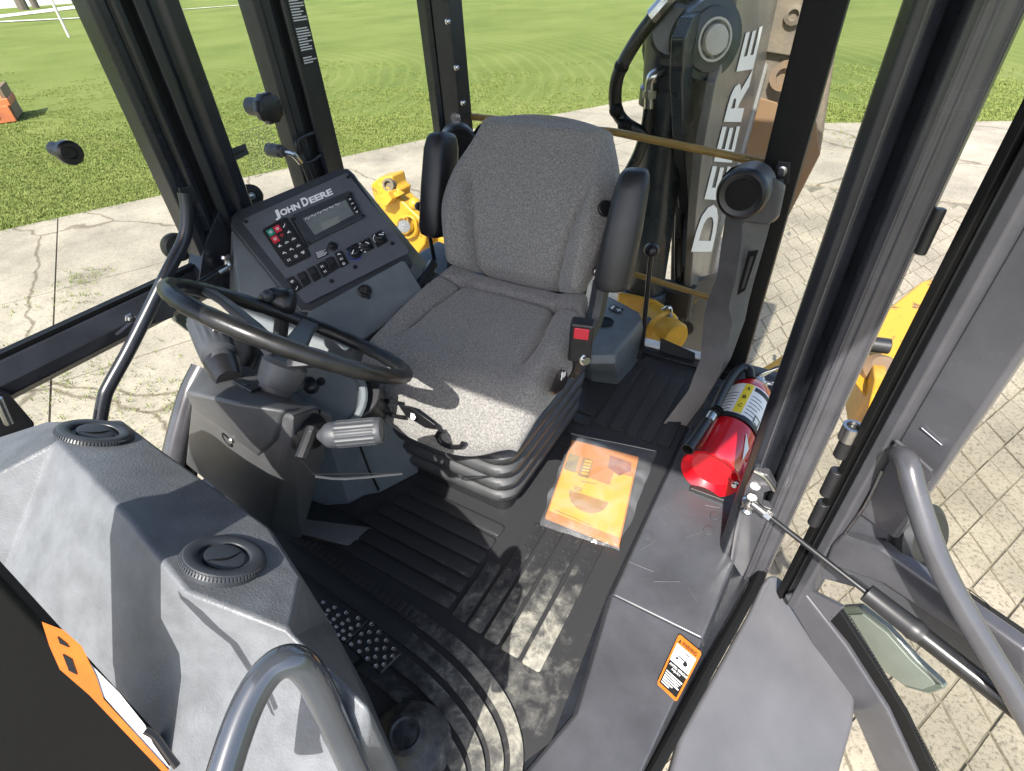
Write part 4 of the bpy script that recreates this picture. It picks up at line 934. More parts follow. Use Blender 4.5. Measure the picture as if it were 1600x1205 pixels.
# brand lettering across the top of the panel
lu = cp(521, 303, 0)-cp(428, 343, 0)
luv = (cp(425, 328)-cp(430, 342))
bl_ = cp(434, 341, .0044)
LW = (cp(521, 304)-cp(431, 342)).length; lun = lu.normalized()
for tx_, f0_, f1_, h_, dr in (('J', -.01, .085, .029, .005), ('OHN', .1, .43, .0195, 0), ('D', .475, .585, .0265, 0), ('EERE', .6, 1.0, .0195, 0)):
    letters('lettering', tx_, cp(431, 342, .0046)+lun*LW*f0_-cv_*dr*(1 if cv_.dot(cp(424, 325)-cp(431, 342)) > 0 else -1), lu, cp(424, 325)-cp(431, 342), LW*(f1_-f0_), MT['white'], face, bold=.045, height=h_)
# screws round the panel edge
for (u, v) in ((384, 346), (544, 276), (613, 380), (555, 417), (518, 439)):
    c = cp(u, v, .004); ob('screw', M().lathe(c, cn, [(0, .0055), (.0015, .005), (.002, .003), (.0008, .002), (.0008, 0)], 12), MT['knob'], con)
# display
dpx = [(456, 338), (547, 300), (569, 341), (482, 384)]
dsp = ob('display', cslab(dpx, .004, .010), MT['rim'], con, bev=.0015)
ob('display_groove', cslab([(453, 341), (456, 340), (483, 386), (480, 387)], .0041, .0052), MT['blackp'], dsp, flat=True)
sc = ob('screen', cslab([(473, 341), (540, 312), (553, 335), (492, 367)], .0102, .0108), MT['lcd'], dsp, flat=True)
ob('screen_window', cslab([(501, 349), (528, 337), (531, 347), (505, 360)], .0109, .0112), MT['lcd2'], dsp, flat=True)
m = M()
for k in range(6):
    u = 480+k*9.2; v = 343-k*4.3
    m.slab([cp(u+math.cos(a)*3.4*r, v-math.sin(a)*3.2*r, .0112) for a, r in [(R(170-q*20-k*4), 1) for q in range(5)]+[(R(90-q*-20-k*4), .75) for q in range(5)]], cn, .0003)
    m.slab([cp(u+1, v-1, .0112), cp(u+4, v-5, .0112), cp(u+4.6, v-4.6, .0112), cp(u+1.6, v-.6, .0112)], cn, .0003)
ob('gauge_print', m, MT['white'], dsp, flat=True)
ob('button_strip', cslab([(541, 308), (548, 305), (563, 330), (557, 334)], .0102, .0112), MT['blackp'], dsp, flat=True)
rnd = random.Random(4)
def icon(m, c, ux, uy, s, kind):
    def q(a, b, a2, b2): m.slab([c+ux*a*s+uy*b*s, c+ux*a2*s+uy*b*s, c+ux*a2*s+uy*b2*s, c+ux*a*s+uy*b2*s], cn, .0004)
    def ln(a, b, a2, b2, w=.16):
        p, r = c+ux*a*s+uy*b*s, c+ux*a2*s+uy*b2*s; t = cn.cross((r-p).normalized())*w*s; m.slab([p-t, r-t, r+t, p+t], cn, .0004)
    if kind == 0: ln(-.8, -.6, .2, -.2); ln(.2, -.2, .7, .7); q(-.9, -1, -.3, -.6)
    elif kind == 1: q(-.8, -.5, .2, .2); ln(.2, 0, .9, -.6); ln(-.2, .2, .4, .8)
    elif kind == 2: ln(-1, -.4, 0, .5); ln(0, .5, 1, -.4); q(-.25, -.6, .25, -.2)
    elif kind == 3:
        for k in range(8):
            a0, a1 = k*math.pi/4, (k+1)*math.pi/4; ln(math.cos(a0)*.7, math.sin(a0)*.7, math.cos(a1)*.7, math.sin(a1)*.7, .12)
        q(-.15, -.3, .15, .3)
    elif kind == 4: q(-.9, -.2, .6, .2); ln(-.4, .2, .1, .8); ln(.5, -.2, .9, -.7)
    elif kind == 5: ln(-.8, .6, .8, .6); ln(-.8, .6, 0, -.7); ln(.8, .6, 0, -.7)
    elif kind == 6: q(-.7, -.6, -.3, .6); q(.1, -.6, .7, -.2); q(.1, .2, .7, .6)
for k in range(4): 
    m = M(); icon(m, cp(547+k*3.6, 311+k*6.6, .0113), cu_, cv_, .0035, (3, 2, 0, 5)[k]); ob('button_icon', m, MT['white'], dsp, flat=True)
for (u, v) in ((460, 342), (548, 303), (567, 337), (483, 379)):
    ob('screw', M().lathe(cp(u, v, .01), cn, [(0, .0042), (.001, .004), (.0012, .002), (.0005, .0015), (.0005, 0)], 10), MT['blackp'], dsp)
# key pad
kpx = [(412, 359), (444, 341), (449, 341), (485, 397), (484, 402), (451, 418), (447, 417), (411, 363)]
kp = ob('keypad', cslab(kpx, .004, .0085), MT['blackp'], con, bev=.0015)
kf = frame4(cp(414, 360, .0085), cp(446, 344, .0085), cp(484, 398, .0085), cp(450, 416, .0085))
def kq(a0, b0, a1, b1, m0): return M().slab([kf(a0, b0), kf(a1, b0), kf(a1, b1), kf(a0, b1)], cn, .0014)
KEY = mat('key_rubber', (.016, .016, .017), .5, noise=.1)
ku = (kf(1, .5)-kf(0, .5)).normalized(); kv = cn.cross(ku).normalized()
if kv.dot(kf(.5, 0)-kf(.5, 1)) < 0: kv = -kv
kinds = [3, 3, 0, 3, 5, 1, 1, 2, 2, 4, 4, 2, 6, 3, 5]
for r in range(5):
    for c in range(3):
        mt = MT['green'] if (r, c) == (0, 0) else MT['redbtn'] if (r, c) in ((0, 1), (1, 0)) else KEY
        a0, b0 = .03+c*.325, .02+r*.196
        k = ob('key', kq(a0, b0, a0+.29, b0+.17, 0), mt, kp, bev=.0004)
        m = M(); icon(m, kf(a0+.145, b0+.085)+cn*.0016, ku, kv, .0048, kinds[r*3+c]); ob('key_icon', m, MT['redbtn'] if (r, c) == (1, 1) else MT['white'], kp, flat=True)
# small round socket and its label
c = cp(520, 386, .004); so = ob('dimmer_knob', M().lathe(c, cn, [(0, .0115), (.002, .0115), (.003, .009), (.012, .008), (.013, .006), (.013, 0)], 20), MT['knob'], con)
m = M(); a_, b_, _ = basis(cn)
for k in range(9):
    a0, a1 = R(40+k*16), R(40+(k+1)*16); f_ = lambda a, r: c+(cu_*math.cos(a+1.2)+cv_*math.sin(a+1.2))*r+cn*.0024
    m.slab([f_(a0, .0118), f_(a1, .0118), f_(a1, .0135), f_(a0, .0135)], cn, .0003)
ob('dial_print', m, MT['grip'], so, flat=True)
lq = [(491, 394), (510, 388), (514, 397), (496, 405)]
lb = ob('instruction_label', cslab(lq, .004, .0045), MT['blackp'], con, flat=True)
f4 = frame4(*[cp(u, v, .0046) for u, v in lq]); m = M()
for k in range(5): m.slab([f4(.08, .1+k*.17), f4((.9, .7, .9, .92, .8)[k], .1+k*.17), f4((.9, .7, .9, .92, .8)[k], .16+k*.17), f4(.08, .16+k*.17)], cn, .0002)
ob('small_print', m, MT['white'], lb, flat=True)
# rotary climate knobs
def rotary(u, v, r, plate, arc, mt, ptr, lab=None):
    k = ob('knob_plate', cslab(plate, .004, .0058), MT['blackp'], con, bev=.0006)
    c = cp(u, v, .0058)
    ob('climate_knob', M().lathe(c, cn, [(0, r), (.003, r), (.004, r*.82), (.013, r*.75), (.015, r*.6), (.015, 0)], 24), MT['knob'], k)
    p = cp(*ptr, .0212); m = M(); t = (p-c-cn*.0154); t -= cn*t.dot(cn); t = t.normalized(); s_ = cn.cross(t)*.0011; q = c+cn*.0151
    m.slab([q-s_, q+t*r*.8-s_, q+t*r*.8+s_, q+s_], cn, .0005); ob('pointer', m, MT['white'], k, flat=True)
    m = M(); st_, en_, n_ = arc
    g = lambda a, rad: c+(cu_*math.cos(a)+cv_*math.sin(a))*rad+cn*.0006
    if n_ == 0:
        for i in range(14):
            x0, x1 = R(st_+(en_-st_)*i/14), R(st_+(en_-st_)*(i+1)/14); w0 = .0012+.002*i/14
            m.slab([g(x0, r*1.12), g(x1, r*1.12), g(x1, r*1.12+w0), g(x0, r*1.12+w0)], cn, .0003)
    else:
        for i in range(n_):
            x = R(st_+(en_-st_)*i/(n_-1)); p = g(x, r*1.35); m.cyl(p, p+cn*.0004, .0012+.0002*i, None, 8)
    ob('dial_print', m, mt, k, flat=True)
rotary(555, 396, .0145, [(541, 388), (558, 379), (567, 395), (551, 405)], (95, 290, 0), MT['blue'], (549, 399))
rotary(573, 384, .0125, [(562, 378), (577, 371), (585, 388), (569, 395)], (60, 230, 6), MT['white'], (580, 381))
rotary(594, 372, .0135, [(580, 368), (597, 359), (607, 377), (590, 387)], (200, 30, 0), MT['white'], (600, 366))
# rocker switches
def rocker(px, prints):
    s_ = ob('rocker_switch', cslab(px, .004, .0085), MT['knob'], con, bev=.001)
    f = frame4(*[cp(u, v, .0086) for u, v in px])
    m0 = M().slab([f(.08, .06), f(.92, .06), f(.92, .48), f(.08, .48)], cn, .0018); ob('rocker', m0, KEY, s_, bev=.0006)
    if prints:
        for b, k in prints:
            m = M(); icon(m, f(.5, b)+cn*.002, cu_, cv_, .0042, k); ob('switch_icon', m, MT['white'], s_, flat=True)
X = [((447, 438), (458, 432), (473, 450), (461, 458)), ((464, 430), (476, 424), (486, 442), (475, 449)), ((479, 422), (491, 416), (502, 434), (491, 441)), ((494, 415), (507, 408), (518, 426), (506, 434)), ((508, 407), (519, 401), (530, 418), (519, 426)), ((523, 397), (534, 392), (545, 412), (533, 419))]
for i, px in enumerate(X): rocker(px, {0: [(.3, 5), (.8, 0)], 3: [(.28, 6), (.7, 6)], 5: [(.15, 4), (.5, 6), (.85, 3)]}.get(i))
# storage cover below the panel with its latch
c0, c1, c2, c3 = cp(478, 493, -.004), cp(632, 408, -.004), at(668, 468, x=-.79), at(540, 552, x=-.84)
lo4 = [c0.lerp(c1, .03), c0.lerp(c1, .97), c1.lerp(c2, .05), c1.lerp(c2, .95), c2.lerp(c3, .03), c2.lerp(c3, .97), c3.lerp(c0, .05), c3.lerp(c0, .95)]
kn = (c1-c0).cross(c3-c0).normalized()
if kn.dot(CAM-c0) < 0: kn = -kn
cov = ob('storage_cover', M().slab(lo4, kn, .012), MT['cons'], con, bev=.004, seg=3)
lp_ = at(570, 455, pl=(c0+kn*.012, kn))
lt = ob('latch', M().lathe(lp_, kn, [(0, .016), (.004, .0155), (.007, .012), (.012, .011), (.014, .009), (.014, 0)], 20), MT['knob'], cov)
ob('latch', M().hull([lp_+kn*.006+d_ for d_ in [cu_*.004+cv_*-.004, cu_*-.006-cv_*.004, cu_*.004-cv_*.026, cu_*-.005-cv_*.026]]+[lp_+kn*.012+d_ for d_ in [cu_*.004, cu_*-.006, cu_*.003-cv_*.024, cu_*-.004-cv_*.024]]), MT['knob'], cov, bev=.001)
ob('key_cylinder', M().lathe(lp_+kn*.0141, kn, [(0, .0078), (.002, .007), (.002, 0)], 16), MT['steel'], cov)
# side cheek, gas spring and fastener at the window
c = at(357, 412, x=-1.22); ob('spring_end', M().lathe(c, (0, 0, 1), [(-.012, .008), (0, .012), (.006, .009), (.014, .009), (.018, .012), (.024, .008), (.024, 0)], 12), MT['steel'], con)
ob('gas_spring', M().cyl(at(346, 421, x=-1.21), at(300, 448, x=-1.21), .007, None, 10), MT['knob'], con)
ob('spring_end', M().cyl(at(354, 417, x=-1.21), at(340, 425, x=-1.21), .008, None, 10), MT['steel'], con)
bumpc = at(332, 570, x=-1.05)
ob('floor_duct', M().tube([at(360, 520, x=-1.02), at(368, 545, x=-1.0), at(352, 572, x=-.99)], .05, 14, sub=3), MT['knob'], con)
# control lever behind the wheel rim
gl = [at(u, v, d=1.02) for u, v in ((404, 470), (408, 458), (425, 450), (448, 449), (460, 456), (463, 470), (458, 488), (440, 490))]
ct = sum(gl, V())/8; vv = (CAM-ct).normalized()
hl = thing('throttle_grip', 'smooth black lever grip between the wheel and the panel', 'lever', at(440, 500, d=1.04))
ob('grip', M().loft([[ct+(p-ct)*k+vv*o for p in smooth_path(gl+[gl[0]], 4)[:-1]] for k, o in ((.5, -.045), (.85, -.035), (1.05, -.01), (1.0, .01), (.8, .026), (.5, .034), (.05, .036))]), MT['knob'], hl, ang=80)
ob('shaft', M().tube([ct-vv*.02, at(440, 505, d=1.05), at(436, 540, d=1.06)], .014, 10), MT['knob'], hl)
ob('thumb_button', M().ball(at(418, 462, d=.985), .012, n=12), MT['rim'], hl)

# ================================================================== STEERING COLUMN
sc_ = thing('steering_column', 'dark plastic steering column with black steering wheel and side grips', 'steering column', V((-.72, .4, 0)))
fy = lambda u, v, y: at(u, v, y=y)
# column shroud: front skin and body
A = fy(316, 571, .40); A2 = at(400, 560, z=A.z+.01)
tfl, tfr = fy(292, 612, .305), fy(444, 641, .325)
tbl, tbr = at(318, 570, z=.565), at(500, 636, z=.60)
tbr2 = at(522, 646, y=.42); 
bl, br = fy(284, 726, .29), fy(400, 800, .29)
bfr, bbr = fy(422, 828, .31), fy(470, 838, .37)
rsb = fy(486, 786, .42)
top4 = [at(317, 571, y=.385), at(400, 561, y=.45), at(520, 640, y=.45), at(497, 640, y=.39), at(446, 642, y=.335), at(372, 628, y=.305), at(292, 612, y=.315)]
low4 = [at(300, 700, y=.37), at(380, 760, y=.46), at(486, 780, y=.47), at(470, 842, y=.37), at(421, 829, y=.315), at(398, 800, y=.30), at(284, 724, y=.30)]
body = [at(444, 645, y=.322), at(458, 650, y=.318), at(500, 638, y=.39), at(522, 648, y=.43), at(400, 580, y=.45), at(330, 575, y=.40), at(372, 632, y=.318), at(300, 622, y=.33),
        at(398, 800, y=.31), at(421, 829, y=.318), at(470, 842, y=.37), at(486, 786, y=.45), at(290, 724, y=.335), at(330, 740, y=.42)]
ob('shroud', M().hull(body), MT['col'], sc_, bev=.007, seg=3, ang=25)
# brow of the shroud, overhanging the recessed front
br_ = [at(290, 613, y=.295), at(372, 630, y=.283), at(446, 642, y=.318), at(430, 690, y=.31), at(406, 716, y=.315), at(352, 662, y=.31), at(300, 634, y=.318)]
ob('brow', M().hull(br_+[at(292, 612, y=.34), at(446, 641, y=.36), at(318, 571, y=.385), at(498, 637, y=.40), at(388, 570, y=.42), at(404, 712, y=.34), at(330, 655, y=.34)]), MT['col'], sc_, bev=.008, seg=3, ang=25)
c = at(357, 686, y=.322); ob('screw_well', M().lathe(c, (-.1, -1, .05), [(-.01, .014), (0, .016), (.003, .016), (.004, .012), (-.004, .010), (-.004, 0)], 20), MT['seal'], sc_)
ob('screw', M().lathe(at(361, 688, y=.316), (0, -1, 0), [(0, .006), (.002, .005), (.002, 0)], 10), MT['steel'], sc_)
ob('scratch', M().tube([at(308, 683, y=.3325), at(340, 706, y=.327), at(390, 738, y=.319)], .0008, 4), MT['grip'], sc_)
ob('side_seam', M().tube([at(500, 640, y=.388), at(494, 668, y=.382), at(455, 760, y=.355), at(422, 828, y=.322)], .0018, 6), MT['seal'], sc_)
ob('column_foot', M().hull([at(424, 822, y=.34), at(470, 843, y=.37), at(484, 790, y=.45), at(400, 800, y=.34), V((-.86, .42, 0)), V((-.76, .43, 0)), V((-.75, .5, 0)), V((-.87, .5, 0)), at(430, 760, y=.45)]), MT['black'], sc_, bev=.006)
# switch plates on top of the shroud
tp = (at(372, 629, y=.305), (at(446, 642, y=.335)-at(372, 629, y=.305)).cross(at(330, 572, y=.39)-at(372, 629, y=.305)).normalized())
tn = tp[1] if tp[1].z > 0 else -tp[1]
def tq(px, h): return M().slab([at(u, v, pl=(tp[0]+tn*.014, tn)) for u, v in px], tn, h)
for px in (((334, 573), (354, 572), (372, 588), (352, 592)), ((360, 598), (380, 596), (408, 610), (392, 616))):
    s_ = ob('switch_plate', tq(px, .006), MT['knob'], sc_, bev=.002)
for px in (((340, 574), (350, 574), (356, 579), (347, 580)), ((352, 581), (362, 581), (366, 586), (357, 588))):
    ob('switch_mark', tq(px, .0066), MT['grip'], sc_, flat=True)
ob('switch_mark', tq(((369, 600), (376, 599), (390, 607), (384, 608)), .0068), MT['grip'], sc_, flat=True)
# steering wheel
WC = at(464.6, 518.7, d=.86)
wn = V((.104, .663, .742)); wn.normalize(); wa, wb, _ = basis(wn)
WR = .1847
whl = M(); ring = []
NS = 96
rimpts = [WC+(wa*math.cos(2*math.pi*i/NS)+wb*math.sin(2*math.pi*i/NS))*WR for i in range(NS)]
rr_ = [.0128-(.0009 if i % 4 == 0 else 0) for i in range(NS)]
rim_o = ob('steering_wheel', whl.tube(rimpts, rr_, 14, closed=True), MT['wheel'], sc_)
hub = at(452, 566, d=.815); hub = WC-wn*.06
ob('hub', M().lathe(hub, wn, [(-.06, .026), (-.034, .027), (-.032, .032), (-.012, .035), (.004, .036), (.012, .03), (.014, .015), (.014, 0)], 28), MT['col'], rim_o)
def px_of(p):
    d_ = p-CAM; k = d_.dot(_f); return CX+F*d_.dot(_R)/k, CY-F*d_.dot(_U)/k
for tu, tv in ((480, 505), (613, 588), (322, 456)):
    # spokes fan out from the hub to the rim
    best = min(rimpts, key=lambda p: (px_of(p)[0]-tu)**2+(px_of(p)[1]-tv)**2); q = hub+wn*.0; dv = (best-hub); sd_ = wn.cross(dv).normalized()
    m = M(); rings = []
    for t, wd_, th_ in ((.08, .026, .016), (.4, .02, .01), (.75, .017, .008), (.97, .02, .008)):
        p = q+dv*t+wn*(.012*math.sin(t*math.pi)); rings.append([p+sd_*wd_-wn*th_*.3, p-sd_*wd_-wn*th_*.3, p-sd_*wd_*.8+wn*th_, p+sd_*wd_*.8+wn*th_])
    ob('spoke', m.loft(rings), MT['col'], rim_o, bev=.003)
# ribbed grips on the two column levers
def ribbed(name, p0, p1, r, par, marks=None, tip=True):
    ax = (p1-p0); L = ax.length; ax.normalize(); a, b, _ = basis(ax); n = 64; rings = []
    prof2 = [(-.16, .22, 0), (-.08, .55, 0), (.0, .86, 0), (.05, .95, 0), (.16, 1, 0), (.2, 1, 0), (.22, .97, 1), (.88, .97, 1), (.91, 1.0, 0), (.96, 1.0, 0), (1., .93, 0), (1., .8, 0), (.985, .78, 0), (.985, .01, 0)] if tip else [(.0, .7, 0), (.1, .72, 0), (.14, .98, 0), (.3, 1, 0), (.34, .95, 1), (.95, .92, 1), (1, .86, 0), (1.0, .01, 0)]
    for t, k, rib in prof2:
        rings.append([p0+ax*t*L+(a*math.cos(2*math.pi*i/n)+b*math.sin(2*math.pi*i/n))*r*k*(1+(.07 if (i//2) % 2 else -.02)*rib) for i in range(n)])
    return ob(name, M().loft(rings), MT['grip'], par)
g0, g1 = at(510, 680, d=.80), at(597, 672, d=.80)
ribbed('lever_grip', g0, g1, .0205, sc_)
c = at(493, 672, d=.83)
ob('lever_gaiter', M().lathe(c+V((-.02, .0, -.01)), at(520, 668, d=.8)-c, [(0, .03), (.006, .03), (.008, .026), (.014, .027), (.017, .02), (.022, .021), (.026, .012), (.026, 0)], 22), MT['seal'], sc_)
ob('lever_stalk', M().tube([at(480, 690, d=.8), at(486, 680, d=.81), at(493, 672, d=.815), at(500, 677, d=.81)], .006, 10), MT['knob'], sc_)
ob('lever_stalk', M().tube([at(470, 712, d=.8), at(486, 672, d=.805)], .007, 10), MT['knob'], sc_)
g0, g1 = at(348, 566, d=.90), at(318, 500, d=.97)
lg = ribbed('lever_grip', g0, g1, .030, sc_, tip=False)
for (u, v) in ((326, 500), (332, 514), (328, 542), (338, 540), (345, 542)):
    c = at(u, v, d=.905); m = M(); m.tube([c+V((0, 0, -.003)), c+V((.003, 0, .003)), c+V((-.002, 0, .004))], .0012, 4); ob('grip_print', m, MT['white'], lg, flat=True)
c = at(346, 566, d=.91); ob('lever_gaiter', M().lathe(c, (g0-g1), [(0, .028), (.03, .024), (.05, .02), (.05, 0)], 20), MT['knob'], sc_)
# bent sheet plate with a clip at the side of the column
pe = [at(u, v, d=dd) for u, v, dd in ((455, 700, .8), (490, 742, .78), (630, 740, .84))]
ob('bent_plate', M().loft([[p, p+(p-CAM)*.07, p+(p-CAM)*.07+V((0, 0, .0025)), p+V((0, 0, .0025))] for p in pe]), MT['black'], sc_, bev=.0006)
ob('plate_edge', M().tube([at(493, 744, d=.778), at(540, 748, d=.8), at(628, 740, d=.84)], .0022, 6, sub=3), MT['grip'], sc_)
ob('plate_strut', M().tube([at(470, 716, d=.79), at(480, 690, d=.8), at(488, 668, d=.81)], .009, 8), MT['black'], sc_)

# round gauge pod below the wheel, by the console
gp_ = thing('gauge_pod', 'dark round pod under the steering wheel beside the seat', 'gauge pod', at(520, 700, d=1.02))
c = at(508, 618, d=1.0)
ob('pod_body', M().lathe(c, (.45, -.35, .75), [(-.12, .055), (-.02, .075), (.0, .078), (.004, .074), (.004, .066), (-.004, .06), (-.004, 0)], 32), MT['cons'], gp_)
ob('pod_drum', M().cyl(at(548, 612, d=1.04), at(572, 640, d=1.13), .06, .05, 24), MT['black'], gp_, bev=.006)
ob('pod_knob', M().lathe(at(487, 604, d=.955), (.4, -.4, .8), [(0, .014), (.02, .013), (.022, .01), (.022, 0)], 16), MT['knob'], gp_)
m = M(); cq = at(502, 596, d=.955); m.cyl(cq, cq+V((.2, -.4, .5))*.004, .008, None, 12); ob('pod_mark', m, MT['blackp'], gp_, flat=True)

# ================================================================== FRONT DASH
dash = thing('front_dash', 'big grained grey dash cowl with two round air vents', 'dash', V((-.6, .1, 0)))
z = lambda u, v, zz: at(u, v, z=zz)
B0, B1, B2, B3, B4 = z(-30, 690, .55), z(72, 658, .535), z(190, 655, .53), z(245, 697, .53), z(420, 822, .518)
B5 = z(472, 902, .515)
F0, F1, F2, F3, F4 = z(-40, 760, .585), z(88, 688, .595), z(205, 815, .598), z(290, 925, .585), z(455, 988, .545)
D1, D2, D3, D4 = z(-120, 920, .40), z(-20, 965, .42), z(180, 1040, .46), z(300, 1320, .38)
K1 = z(578, 1108, .50); K2 = z(560, 1230, .40)
S1, S2 = z(513, 965, .44), z(520, 1010, .3)
LB = [at(472, 902, z=.2)]
dm = M(); vsd = {}
def dv_(k, p): vsd[k] = dm.b.verts.new(p); return vsd[k]
for k, p in dict(B0=B0, B1=B1, B2=B2, B3=B3, B4=B4, B5=B5, F0=F0, F1=F1, F2=F2, F3=F3, F4=F4, D1=D1, D2=D2, D3=D3, D4=D4, K1=K1, K2=K2,
    S1=at(513, 965, y=.19), S2=V((at(513, 965, y=.19).x, .19, .05)), T4=V((B4.x, B4.y+.01, .05)), T3=V((B3.x, B3.y+.01, .05)), T2=V((B2.x, B2.y+.01, .05)), T1=V((B1.x-.05, B1.y, .05)), K3=V((-.25, .08, .1)), K4=V((-.27, -.1, .08)), E1=V((-.75, -.2, .1)), E2=V((-1.1, .1, .1))).items(): dv_(k, p)
def df(*k): dm.face([vsd[q] for q in k])
df('B1', 'B2', 'F1'); df('B2', 'B3', 'F2', 'F1'); df('B3', 'B4', 'F3', 'F2'); df('B4', 'B5', 'F4', 'F3'); df('B0', 'B1', 'F1', 'F0')
df('F0', 'F1', 'D2', 'D1'); df('F1', 'F2', 'D2'); df('F2', 'F3', 'D3', 'D2'); df('F3', 'F4', 'D3'); df('F4', 'K1', 'D3'); df('K1', 'K2', 'D4', 'D3')
df('B5', 'S1', 'F4'); df('F4', 'S1', 'K1'); df('S1', 'S2', 'K3', 'K1'); df('K1', 'K3', 'K4', 'K2')
df('B5', 'B4', 'T4', 'S2', 'S1'); df('B4', 'B3', 'T3', 'T4'); df('B3', 'B2', 'T2', 'T3'); df('B2', 'B1', 'T1', 'T2'); df('B1', 'B0', 'E2', 'T1'); df('B0', 'F0', 'D1', 'E2'); df('D1', 'D2', 'E1', 'E2'); df('D2', 'D3', 'E1'); df('D3', 'D4', 'E1'); df('D4', 'K2', 'K4', 'E1'); df('E1', 'K4', 'K3', 'S2', 'T4', 'T3', 'T2', 'T1', 'E2')
do = ob('cowl', dm, MT['dash'], dash, bev=.007, seg=3, ang=30)
def vent(c, r, nrm):
    a, b, n_ = basis(nrm)
    ring = ob('air_vent', M().lathe(c, nrm, [(-.03, r*.98), (.002, r), (.004, r), (.007, r*.95), (.008, r*.88), (.0072, r*.68), (.006, r*.64), (.001, r*.61), (.0005, 0)], 40), MT['rim'], dash)
    m = M()
    for i in range(72):
        t = 2*math.pi*i/72; d_ = a*math.cos(t)+b*math.sin(t); s_ = n_.cross(d_)*.0013; p = c+d_*r*.995
        m.loft([[p-s_+n_*.0005, p+s_+n_*.0005, p+s_+d_*.0022+n_*.0005, p-s_+d_*.0022+n_*.0005], [p-s_+n_*.0055-d_*.002, p+s_+n_*.0055-d_*.002, p+s_*.6+d_*.0005+n_*.0055, p-s_*.6+d_*.0005+n_*.0055]])
    ob('knurling', m, MT['rim'], ring, flat=True, kind='stuff')
    ob('vent_flap', M().lathe(c+n_*.0015, (n_+a*.12).normalized(), [(0, r*.5), (.003, r*.5), (.004, r*.4), (.0025, 0)], 32), MT['rim'], ring)
    ob('vent_rib', M().tube([c+n_*.0045-b*r*.45, c+n_*.005+a*.006, c+n_*.0045+b*r*.45], .0012, 6, sub=3), MT['seal'], ring)
vn = (F2-B3).cross(B4-B3).normalized(); vn = vn if vn.z > 0 else -vn
vn1 = (F1-B2).cross(B3-B2).normalized(); vn1 = vn1 if vn1.z > 0 else -vn1
vent(at(149, 677, pl=(F1, vn1))-vn1*.001, .048, vn1)
vent(at(352, 866, pl=(F2, vn))-vn*.007, .0455, vn)

# ================================================================== FLOOR ITEMS
# fire extinguisher lying in its bracket on the sill
ex = thing('fire_extinguisher', 'red fire extinguisher lying on the sill, black hose along it', 'fire extinguisher', V((-.06, 1.0, .03)))
e0 = at(1108, 742, z=.105); e1 = at(1182, 600, z=.125)
ea_ = (e1-e0).normalized(); L_ = (e1-e0).length; er = .062
def ep_(t, a, r): 
    A_, B_, _ = basis(ea_); return e0+ea_*t+(A_*math.cos(a)+B_*math.sin(a))*r
ob('cylinder', M().lathe(e0, ea_, [(.03, 0), (.02, er*.8), (.02, er*.93), (.1, er*.95), (L_*.78, er*.95), (L_*.87, er*.88), (L_*.94, er*.6), (L_*.98, er*.3), (L_*1.0, er*.28), (L_*1.0, 0)], 40), MT['red'], ex)
ob('base_skirt', M().lathe(e0, ea_, [(.022, 0), (.02, er*.8), (.008, er*.98), (.0, er*1.12), (.004, er*1.16), (.012, er*1.1), (.05, er*1.03), (L_*.36, er*1.0), (L_*.385, er*1.02), (L_*.40, er*1.0), (L_*.40, er*.9)], 40), MT['red'], ex)
A_, B_, _ = basis(ea_)
def wrap(t0, t1, a0, a1, r, n=14):
    m = M(); rings = []
    for i in range(n+1):
        a = a0+(a1-a0)*i/n; rings.append([ep_(t0, a, r), ep_(t1, a, r), ep_(t1, a, r+.0006), ep_(t0, a, r+.0006)])
    return m.loft(rings)
# angle that faces the camera
vc = (CAM-(e0+ea_*L_*.6)); vc -= ea_*vc.dot(ea_); vc.normalize(); ac = math.atan2(vc.dot(B_), vc.dot(A_))
sgn = 1 if (A_*math.cos(ac+.5)+B_*math.sin(ac+.5)).dot(_R) > (A_*math.cos(ac)+B_*math.sin(ac)).dot(_R) else -1
WA = lambda d: ac+sgn*d
lab = ob('label_wrap', wrap(L_*.44, L_*.79, WA(-1.5), WA(1.25), er*.955), MT['white'], ex)
ob('label_band', wrap(L_*.47, L_*.785, WA(-.38), WA(-.02), er*.965, 6), MT['yellowp'], lab)
ob('label_band', wrap(L_*.735, L_*.775, WA(.05), WA(1.1), er*.965, 8), MT['blackp'], lab)
mm = M()
for k in range(7):
    t = L_*(.46+.036*k)
    for (d0_, d1_) in ((-1.4, -.5), (.08, .55+.1*(k % 3))):
        q = wrap(t, t+.0022, WA(d0_), WA(d1_), er*.962, 6); 
        off = len(mm.b.verts); idx = {}
        for v in q.b.verts: idx[v.index if v.index >= 0 else id(v)] = None
        vm = {v: mm.b.verts.new(v.co) for v in q.b.verts}
        for f in q.b.faces: mm.face([vm[v] for v in f.verts])
        q.b.free()
ob('small_print', mm, MT['grip'], lab, flat=True)
for k, ch in enumerate('ABC'):
    a = WA(-.27); p = ep_(L_*(.715-.095*k), a, er*.972); n_ = (A_*math.cos(a)+B_*math.sin(a)); ux = ea_.cross(n_) if ea_.cross(n_).dot(_R) > 0 else -ea_.cross(n_)
    letters('lettering', ch, p, ux, ea_*.014, .0095, MT['blackp'], lab, bold=.02, height=.014, thick=.0012)
m = M(); a = WA(.75)
for (t, d0_, d1_, h_) in ((.47, .55, .95, .003), (.53, .55, .95, .003), (.47, .55, .6, .026), (.47, .9, .95, .026)):
    q = wrap(L_*t, L_*t+h_, WA(d0_), WA(d1_), er*.965, 4)
    vm = {v: m.b.verts.new(v.co) for v in q.b.verts}
    for f in q.b.faces: m.face([vm[v] for v in f.verts])
    q.b.free()
ob('square_mark', m, MT['blackp'], lab, flat=True)
ob('strap', M().lathe(e0+ea_*L_*.41, ea_, [(0, er*.9), (0, er*1.06), (.013, er*1.06), (.013, er*.9)], 36), MT['knob'], ex)
